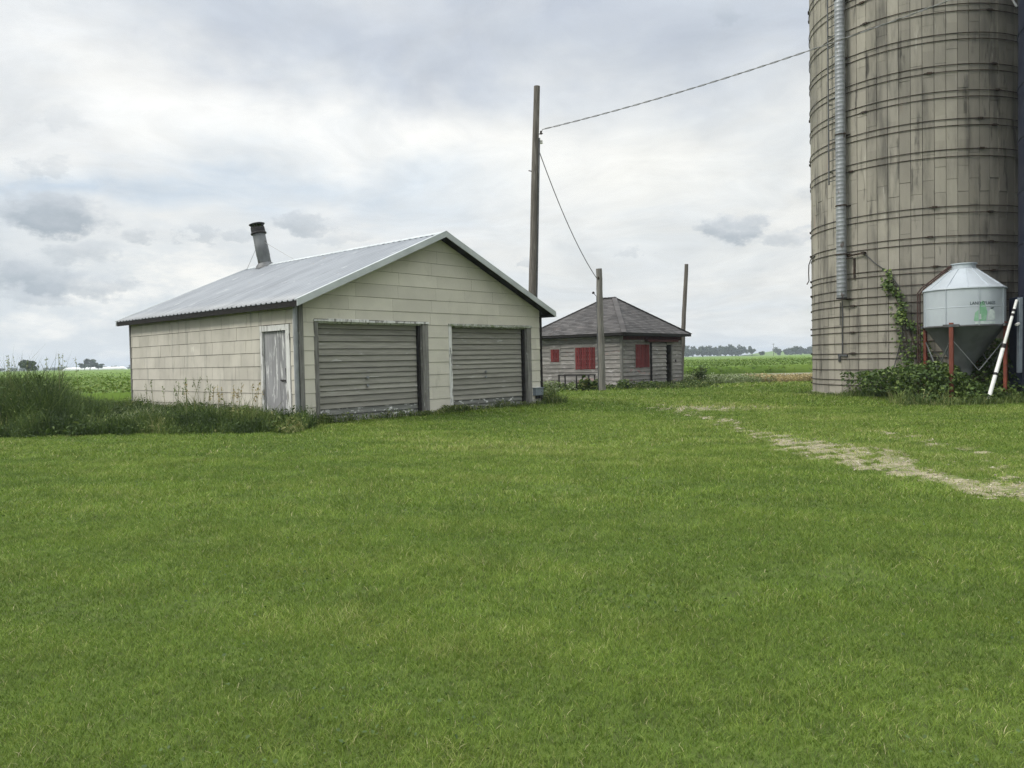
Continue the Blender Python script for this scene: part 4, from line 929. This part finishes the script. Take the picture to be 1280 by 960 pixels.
# ------------------------------------------------------------------ brambles round the feed bin, vine on the silo
def thicket():
    n = 48000; x = rng.uniform(10.2, 22, n); y = rng.uniform(19.6, 25.5, n)
    front = 20.0+.25*fbm(x, x*0, 1.1, 71)-.0*x
    hb = .44+.20*fbm(x, y, .9, 72)+.40*np.exp(-((x-11.7)/.8)**2-((y-21.3)/1.0)**2)+.75*np.clip((x-12.9)/.9, 0, 1)*np.clip((y-20.6)/.8, 0, 1)+.35*np.clip((y-20.9)/.6, 0, 1)+.12*fbm(x, y, 3, 73)
    hb = hb*np.clip((y-front)/.7, 0, 1)**.6
    left = 10.6+.5*fbm(y, y*0, 1.0, 74)+.22*(y-20)*0
    k = (y > front) & (x > left) & free(x, y) & (y < 24.5+0*x); x, y, hb = x[k], y[k], np.maximum(hb[k], .12)
    z = hb*(1-rng.random(len(x))**2*.75)
    P = np.stack([x, y, z], 1); t = np.clip(.5+.25*fbm(x, y, 2.2, 75)+rng.normal(0, .2, len(x)), 0, 1)
    return [leaves(P, rng.uniform(.045, .13, len(x)), .55, t, rs=76, asp=.7)]
plant_mesh('bramble_thicket', thicket(), bramb, label='leafy bramble thicket round the legs of the feed bin', cat='brambles', kind='stuff')
# long grass at the thicket's front and silo foot
n = 16000; x = rng.uniform(10.0, 22, n); y0_ = np.abs(rng.normal(0, .42, n)); y = 19.6+y0_+.40*fbm(x, x*0, .9, 71)+.22*fbm(x, x*0, 4., 70); m2 = rng.random(n) < .35
aa = rng.uniform(math.radians(-185), math.radians(-95), n); rr = CR+.1+np.abs(rng.normal(0, .35, n)); x = np.where(m2, CX_+rr*np.cos(aa), x); y = np.where(m2, CY_+rr*np.sin(aa), y)
k = free(x, y); x, y, m2, aa = x[k], y[k], m2[k], aa[k]
h = rng.uniform(.05, .42, len(x))*(1+.6*fbm(x, y, 1.9, 77))*np.where(m2, 1, np.clip(.35+1.3*y0_[k], 0, 1.2)); h = np.where(m2, h*np.clip((np.degrees(aa)+165)/25, .35, 1.5), h)
plant_mesh('long_grass', [blades(x, y, h, rng.uniform(.010, .02, len(x)), .7, np.clip(.62+.25*fbm(x, y, 2., 79)+rng.normal(0, .22, len(x)), 0, 1), rs=78)], weedm, label='long unmown grass at the silo foot and in front of the brambles', cat='grass', kind='stuff')
def vine():
    g = empty('climbing_vine', (CX_, CY_, 0), label='leafy green vine climbing a cable up the concrete silo', cat='vine')
    path = [(-113, .3), (-115, .9), (-117.5, 1.4), (-121, 2.0), (-124.5, 2.6), (-128, 3.2), (-131.5, 3.75)]
    P3 = lambda d, z, o=.05: Vector(((CR+o)*math.cos(math.radians(d)), (CR+o)*math.sin(math.radians(d)), z))
    b = MB(); b.tube([P3(d, z) for d, z in path], [.022, .02, .018, .016, .013, .01, .006], 6); b.build('stem', vinestem, g)
    b = MB(); b.tube([P3(-121, .2), P3(-122.5, .9), P3(-121.5, 1.5), P3(-123, 2.1)], [.018, .015, .012, .006], 6); b.build('stem', vinestem, g)
    L = []; N0 = []
    for _ in range(1150):
        f = rng.random()**.8; i = f*(len(path)-1.001); k = int(i); fr = i-k; d = path[k][0]*(1-fr)+path[k+1][0]*fr; z = path[k][1]*(1-fr)+path[k+1][1]*fr
        wd = 1.9+3.2*math.exp(-((z-1.3)/.9)**2)-.6*max(0, z-3); dd = d+rng.normal(0, wd)*.8; zz = z+rng.normal(0, .12)
        if fbm(np.array([dd*.25]), np.array([zz*2]), 1.4, 81)[0] < -.25: continue
        p = P3(dd, zz, rng.uniform(.03, .28)); L.append(p); N0.append(Vector((math.cos(math.radians(dd)), math.sin(math.radians(dd)), .3))*1.1)
    plant_mesh('leaves', [leaves(np.array(L), .095, .1, rs=82, asp=.8, N0=np.array(N0))], bramb, g)
vine()

# ------------------------------------------------------------------ plants at the shed
def leafy_weed(name, x, y, r, h, n, size, label, lm=bramb, cat='weed', grp='weeds at the shed foot', rs=90, asp=.6):
    g = empty(name, (x, y, 0), label=label, cat=cat, group=grp)
    st = MB(); P = []
    for _ in range(max(5, n//45)):
        a = rng.uniform(0, 2*PI); rr = r*math.sqrt(rng.random()); tx, ty, tz = rr*math.cos(a), rr*math.sin(a), h*rng.uniform(.55, 1.0)
        st.tube([(tx*.3, ty*.3, 0), (tx*.7, ty*.7, tz*.6), (tx, ty, tz)], [.010, .008, .004], 5)
        for _ in range(45):
            f = rng.random()**.7; P.append((tx*(.3+.7*f)+rng.normal(0, .10*r+.03), ty*(.3+.7*f)+rng.normal(0, .10*r+.03), max(.03, tz*f+rng.normal(0, .05))))
    st.build('stem', stemm, g); plant_mesh('leaves', [leaves(np.array(P), size, .5, rs=rs, asp=asp)], lm, g)
leafy_weed('burdock', 3.18, 32.55, .38, .62, 300, .17, 'broad-leaved dark burdock plant immediately left of the cut-off pole', cat='plant', asp=.75, lm=weedm)
leafy_weed('weed_clump', 4.75, 33.45, .45, .50, 360, .10, 'low dark weed clump at the near corner of the shed', rs=91)
leafy_weed('weed_clump', 6.2, 34.5, .55, .35, 360, .09, 'low dark weeds below the red front window of the shed', rs=92)
leafy_weed('weed_clump', 9.35, 38.3, .75, .95, 700, .10, 'tall bushy weeds at the far right corner of the shed', rs=93, lm=weedm)
leafy_weed('weed_clump', 1.75, 32.9, .45, .55, 300, .08, 'pale flowering weeds left of the low metal frame', rs=94, lm=palemw)
leafy_weed('weed_clump', 2.6, 33.1, .40, .42, 260, .08, 'pale stalky weeds growing inside the low metal frame', rs=95, lm=palemw)
leafy_weed('weed_clump', 1.22, 24.2, .28, .75, 260, .07, 'pale green weed clump at the right front corner of the garage', rs=96, lm=palemw, grp='weeds at the garage')
def band(name, x0, x1, y0, y1, n, h0, h1, m_, label, cat, rs, w=.02):
    x = rng.uniform(x0, x1, n); y = rng.uniform(y0, y1, n); k = free(x, np.minimum(y, 41)) & (fbm(x, y, .6, rs) > -.35); x, y = x[k], y[k]
    h = rng.uniform(h0, h1, len(x))*(1+.35*fbm(x, y, .8, rs+1)); P = np.stack([x, y, h*rng.uniform(.3, 1, len(x))], 1)
    plant_mesh(name, [blades(x, y, h, rng.uniform(w*.6, w*1.4, len(x)), .6, rs=rs), leaves(P, .10, .4, rs=rs+2)], m_, label=label, cat=cat, kind='stuff')
band('pale_weeds', 9.0, 12.9, 37.5, 43, 9000, .08, .42, palemw, 'pale whitish green weeds along the lane beyond the shed', 'weeds', 101)
band('dry_weeds', 12.2, 15.6, 37.5, 41.5, 6000, .08, .42, drym, 'tan dried weeds beside the gravel road', 'weeds', 105)
band('shed_grass', 1.0, 9.2, 32.9, 36.8, 5000, .12, .32, weedm, 'unmown grass along the foot of the shed walls', 'grass', 109)

# ------------------------------------------------------------------ crop field: bumpy leaf canopy with a front edge
def field():
    def edge(x): return np.where(x < -9, 27.+.0*x, np.where(x < 4, 27+(x+9)*2.4, 58.5+.05*(x-14)))
    us = np.concatenate([np.linspace(-900, -80, 42), np.linspace(-76, 110, 190), np.linspace(115, 1300, 60)])
    vs = np.concatenate([[0, 0.02], np.cumsum(.5*1.075**np.arange(84))]); vs = vs[vs < 1400]
    X, Vv = np.meshgrid(us, vs); Y = edge(X)+Vv
    Z = .55+.035*fbm(X, Y, .9, 121)*np.exp(-Vv/60)+.05*fbm(X, Y, .12, 122); Z[0] = 0
    ny, nx = X.shape; a = (np.arange(ny-1)[:,None]*nx+np.arange(nx-1)[None]).ravel()
    Q = np.stack([a, a+1, a+nx+1, a+nx], 1)
    o = npmesh('crop_field', np.stack([X.ravel(), Y.ravel(), Z.ravel()], 1), Q, mat=canopym, smooth=True)
    tag(o, 'wide green bean field reaching back to the far trees', 'crop field', kind='stuff')
    P = []
    for (x0, x1, d1, n) in ((-60, -8, 40, 40000), (8, 70, 60, 40000), (-120, 160, 110, 26000)):
        x = rng.uniform(x0, x1, n); dv = rng.random(n)**1.6*d1; y = edge(x)+dv; row = np.round(y/.76)*.76
        y = row+rng.normal(0, .14, n); P.append(np.stack([x, np.maximum(y, edge(x)-.15), .62+rng.normal(0, .10, n)-.4*(dv < .3)*rng.random(n)], 1))
    P = np.concatenate(P); t = np.clip(.5+.3*fbm(P[:,0], P[:,1], .12, 123)+rng.normal(0, .22, len(P)), 0, 1)
    plant_mesh('crop_leaves', [leaves(P, .12+.0006*P[:,1], .8, t, rs=124, asp=.7)], fieldleaf, label='leafy tops of the bean rows nearest the farmyard', cat='crop', kind='stuff')
field()
# yellowish rough growth between field and weeds behind the garage (left)
n = 22000; x = rng.uniform(-26, -8.6, n); y = rng.uniform(18.0, 28.5, n); k = free(x, y) & (x/y < -.4); x, y = x[k], y[k]; h = rng.uniform(.12, .42, len(x))*(1+.3*fbm(x, y, 1.5, 133))
plant_mesh('field_margin_grass', [blades(x, y, h, rng.uniform(.015, .03, len(x)), .6, np.clip(.75+.25*fbm(x, y, .7, 131)+rng.normal(0, .15, len(x)), 0, 1), rs=132)], palemw, label='yellowish rough grass between the weeds and the field behind the garage', cat='grass', kind='stuff')

# ------------------------------------------------------------------ far things
def silage_bag():
    g = empty('silage_bag', (-317, 545, 0), label='long low white silage bag lying along the far left field edge', cat='silage bag')
    b = MB(); n = 30; pts = []; rs = []
    for i in range(n+1):
        f = i/n; e = min(1, min(f, 1-f)*12+.3); pts.append((f*46, 0, 1.05*e)); rs.append(1.55*e*(1+.03*math.sin(i*2.1)))
    b.tube(pts, rs, 14); b.build('bag', plast, g, smooth=True)
silage_bag()
def crown_pts(cx, cy, z0, z1, r, n, R_, lobes=9):
    L = []; nl = lobes
    for k in range(nl):
        a = R_.uniform(0, 2*PI); q = r*math.sqrt(R_.random())*.75; zc = z0+(z1-z0)*R_.uniform(.3, .85); L.append((cx+q*math.cos(a), cy+q*math.sin(a), zc, r*R_.uniform(.28, .5), (z1-z0)*R_.uniform(.14, .26)))
    i = R_.integers(0, nl, n); L = np.array(L)[i]; d = R_.normal(0, 1, (n, 3)); d /= np.linalg.norm(d, axis=1)[:,None]; d *= (R_.random(n)**.45)[:,None]
    return np.stack([L[:,0]+d[:,0]*L[:,3], L[:,1]+d[:,1]*L[:,3], L[:,2]+d[:,2]*L[:,4]], 1)
def tree(x, y, h, r, label, seed, n=1100, size=.8, grp='far field trees'):
    R_ = np.random.default_rng(seed); g = empty('tree', (x, y, 0), label=label, cat='tree', group=grp)
    t = MB(); t.tube([(0,0,0), (.1,0,h*.35), (-.1,.1,h*.75)], [.035*h, .026*h, .01*h], 8)
    for k in range(5):
        a = 2*PI*k/5+R_.random(); t.tube([(0,0,h*(.28+.06*k)), (r*.35*math.cos(a), r*.35*math.sin(a), h*(.45+.06*k)), (r*.65*math.cos(a), r*.65*math.sin(a), h*(.6+.05*k))], [.014*h, .009*h, .004*h], 6)
    t.build('trunk', barkm, g, smooth=True)
    P = crown_pts(0, 0, h*.18, h*1.02, r, n, R_); plant_mesh('crown', [leaves(P, size, .3, rs=seed, asp=.75)], treeleaf, g)
def at(px, Y, y=446): d = FW+RT*(px-640)/FPX-UP*(y-480)/FPX; return d[0]/d[1]*Y
for i, (px, Y, h, r, lab) in enumerate([(112, 480, 7.4, 4.2, 'tallest round tree on the far left horizon beyond the white bag'), (105, 490, 5.4, 3.2, 'small ragged tree left of the tallest far left tree'), (122, 485, 5.0, 3.6, 'low rounded tree right of the tallest far left tree'),
                                        (33, 240, 4.4, 3.6, 'dark rounded bush tree on the horizon behind the tall weeds'), (940, 640, 6.6, 3.2, 'single round tree right of the far wood on the horizon'), (951, 560, 3.6, 2.8, 'low bushy tree right of the far wood in the crop field'), (994, 620, 7.4, 3.6, 'tall far tree nearest the left edge of the concrete silo')]):
    tree(at(px, Y), Y, h, r, lab, 200+i)
def wood(name, x0, x1, Y, n, h0, h1, label, seed, sz=1.5):
    R_ = np.random.default_rng(seed); P = []
    for k in range(n):
        h = R_.uniform(h0, h1); P.append(crown_pts(R_.uniform(x0, x1), Y+R_.uniform(-14, 14), 0, h, R_.uniform(3, 5.5), 260, R_, 6))
    P = np.concatenate(P); t = np.clip(.5+.3*fbm(P[:,0], P[:,1], .15, seed)+R_.normal(0, .2, len(P)), 0, 1)
    plant_mesh(name, [leaves(P, sz, .3, t, rs=seed, asp=.75)], treeleaf, label=label, cat='wood', kind='stuff')
wood('far_wood', at(790, 720), at(937, 720), 720, 90, 7, 11.5, 'blue-green wood on the horizon right of the shed', 301)
wood('far_wood', at(975, 760), at(1120, 760), 760, 80, 5, 9.5, 'far tree belt on the horizon left of the concrete silo', 302)
wood('far_hedge', at(-60, 900), at(300, 900), 900, 110, 3, 5.0, 'thin dark hedgerow along the far left horizon', 303)
wood('far_hedge', at(300, 1000), at(790, 1000), 1000, 110, 4, 7.0, 'faint tree belt on the horizon behind the garage', 304)
X, Y = np.meshgrid(np.linspace(at(938, 900), at(1060, 900), 40), np.linspace(820, 1000, 16))
Zh = 6.2*np.exp(-((X-at(985, 900))/40)**2-((Y-910)/55)**2)-.4; a = (np.arange(15)[:,None]*40+np.arange(39)[None]).ravel()
hl = npmesh('hills', np.stack([X.ravel(), Y.ravel(), Zh.ravel()], 1), np.stack([a, a+1, a+41, a+40], 1), mat=canopym, smooth=True); hl['kind'] = 'structure'
pf = pole('utility_pole', (at(967, 520), 520, 0), (at(967, 520), 520, 8.8), .16, .11, polewood, 'tiny far utility pole on the horizon between wood and silo', 4)
b = MB(); b.box((-1.1, -.06, 8.2), (1.1, .06, 8.35)); b.build('crossarm', polewood, pf)

# ------------------------------------------------------------------ air
hz = bpy.data.materials.new('air'); hz.use_nodes = True; N = NT(hz.node_tree); N.n.clear()
o_ = N.new('ShaderNodeOutputMaterial'); v_ = N.new('ShaderNodeVolumePrincipled'); v_.inputs['Color'].default_value = (.80, .89, 1, 1); v_.inputs['Density'].default_value = .0004; v_.inputs['Anisotropy'].default_value = .2
N.l.new(v_.outputs[0], o_.inputs['Volume'])
hb = MB(); hb.box((-GS-20, -80, -1), (GS+20, GS+20, 24)); tag(hb.build('haze', hz), 'thin pale haze over the far fields', 'haze', kind='stuff')

# ------------------------------------------------------------------ render settings
S.view_settings.view_transform = 'Standard'; S.view_settings.look = 'None'; S.view_settings.exposure = .33; S.view_settings.gamma = 1; S.view_settings.use_curve_mapping = False
S.cycles.use_denoising = True; S.cycles.denoising_input_passes = 'RGB_ALBEDO_NORMAL'; S.cycles.denoising_prefilter = 'NONE'
try: S.cycles.denoiser = 'OPENIMAGEDENOISE'
except Exception: pass
S.cycles.max_bounces = 4; S.cycles.diffuse_bounces = 2; S.cycles.glossy_bounces = 2; S.cycles.transmission_bounces = 3; S.cycles.volume_bounces = 0; S.cycles.transparent_max_bounces = 4
S.render.resolution_x = 1024; S.render.resolution_y = 768
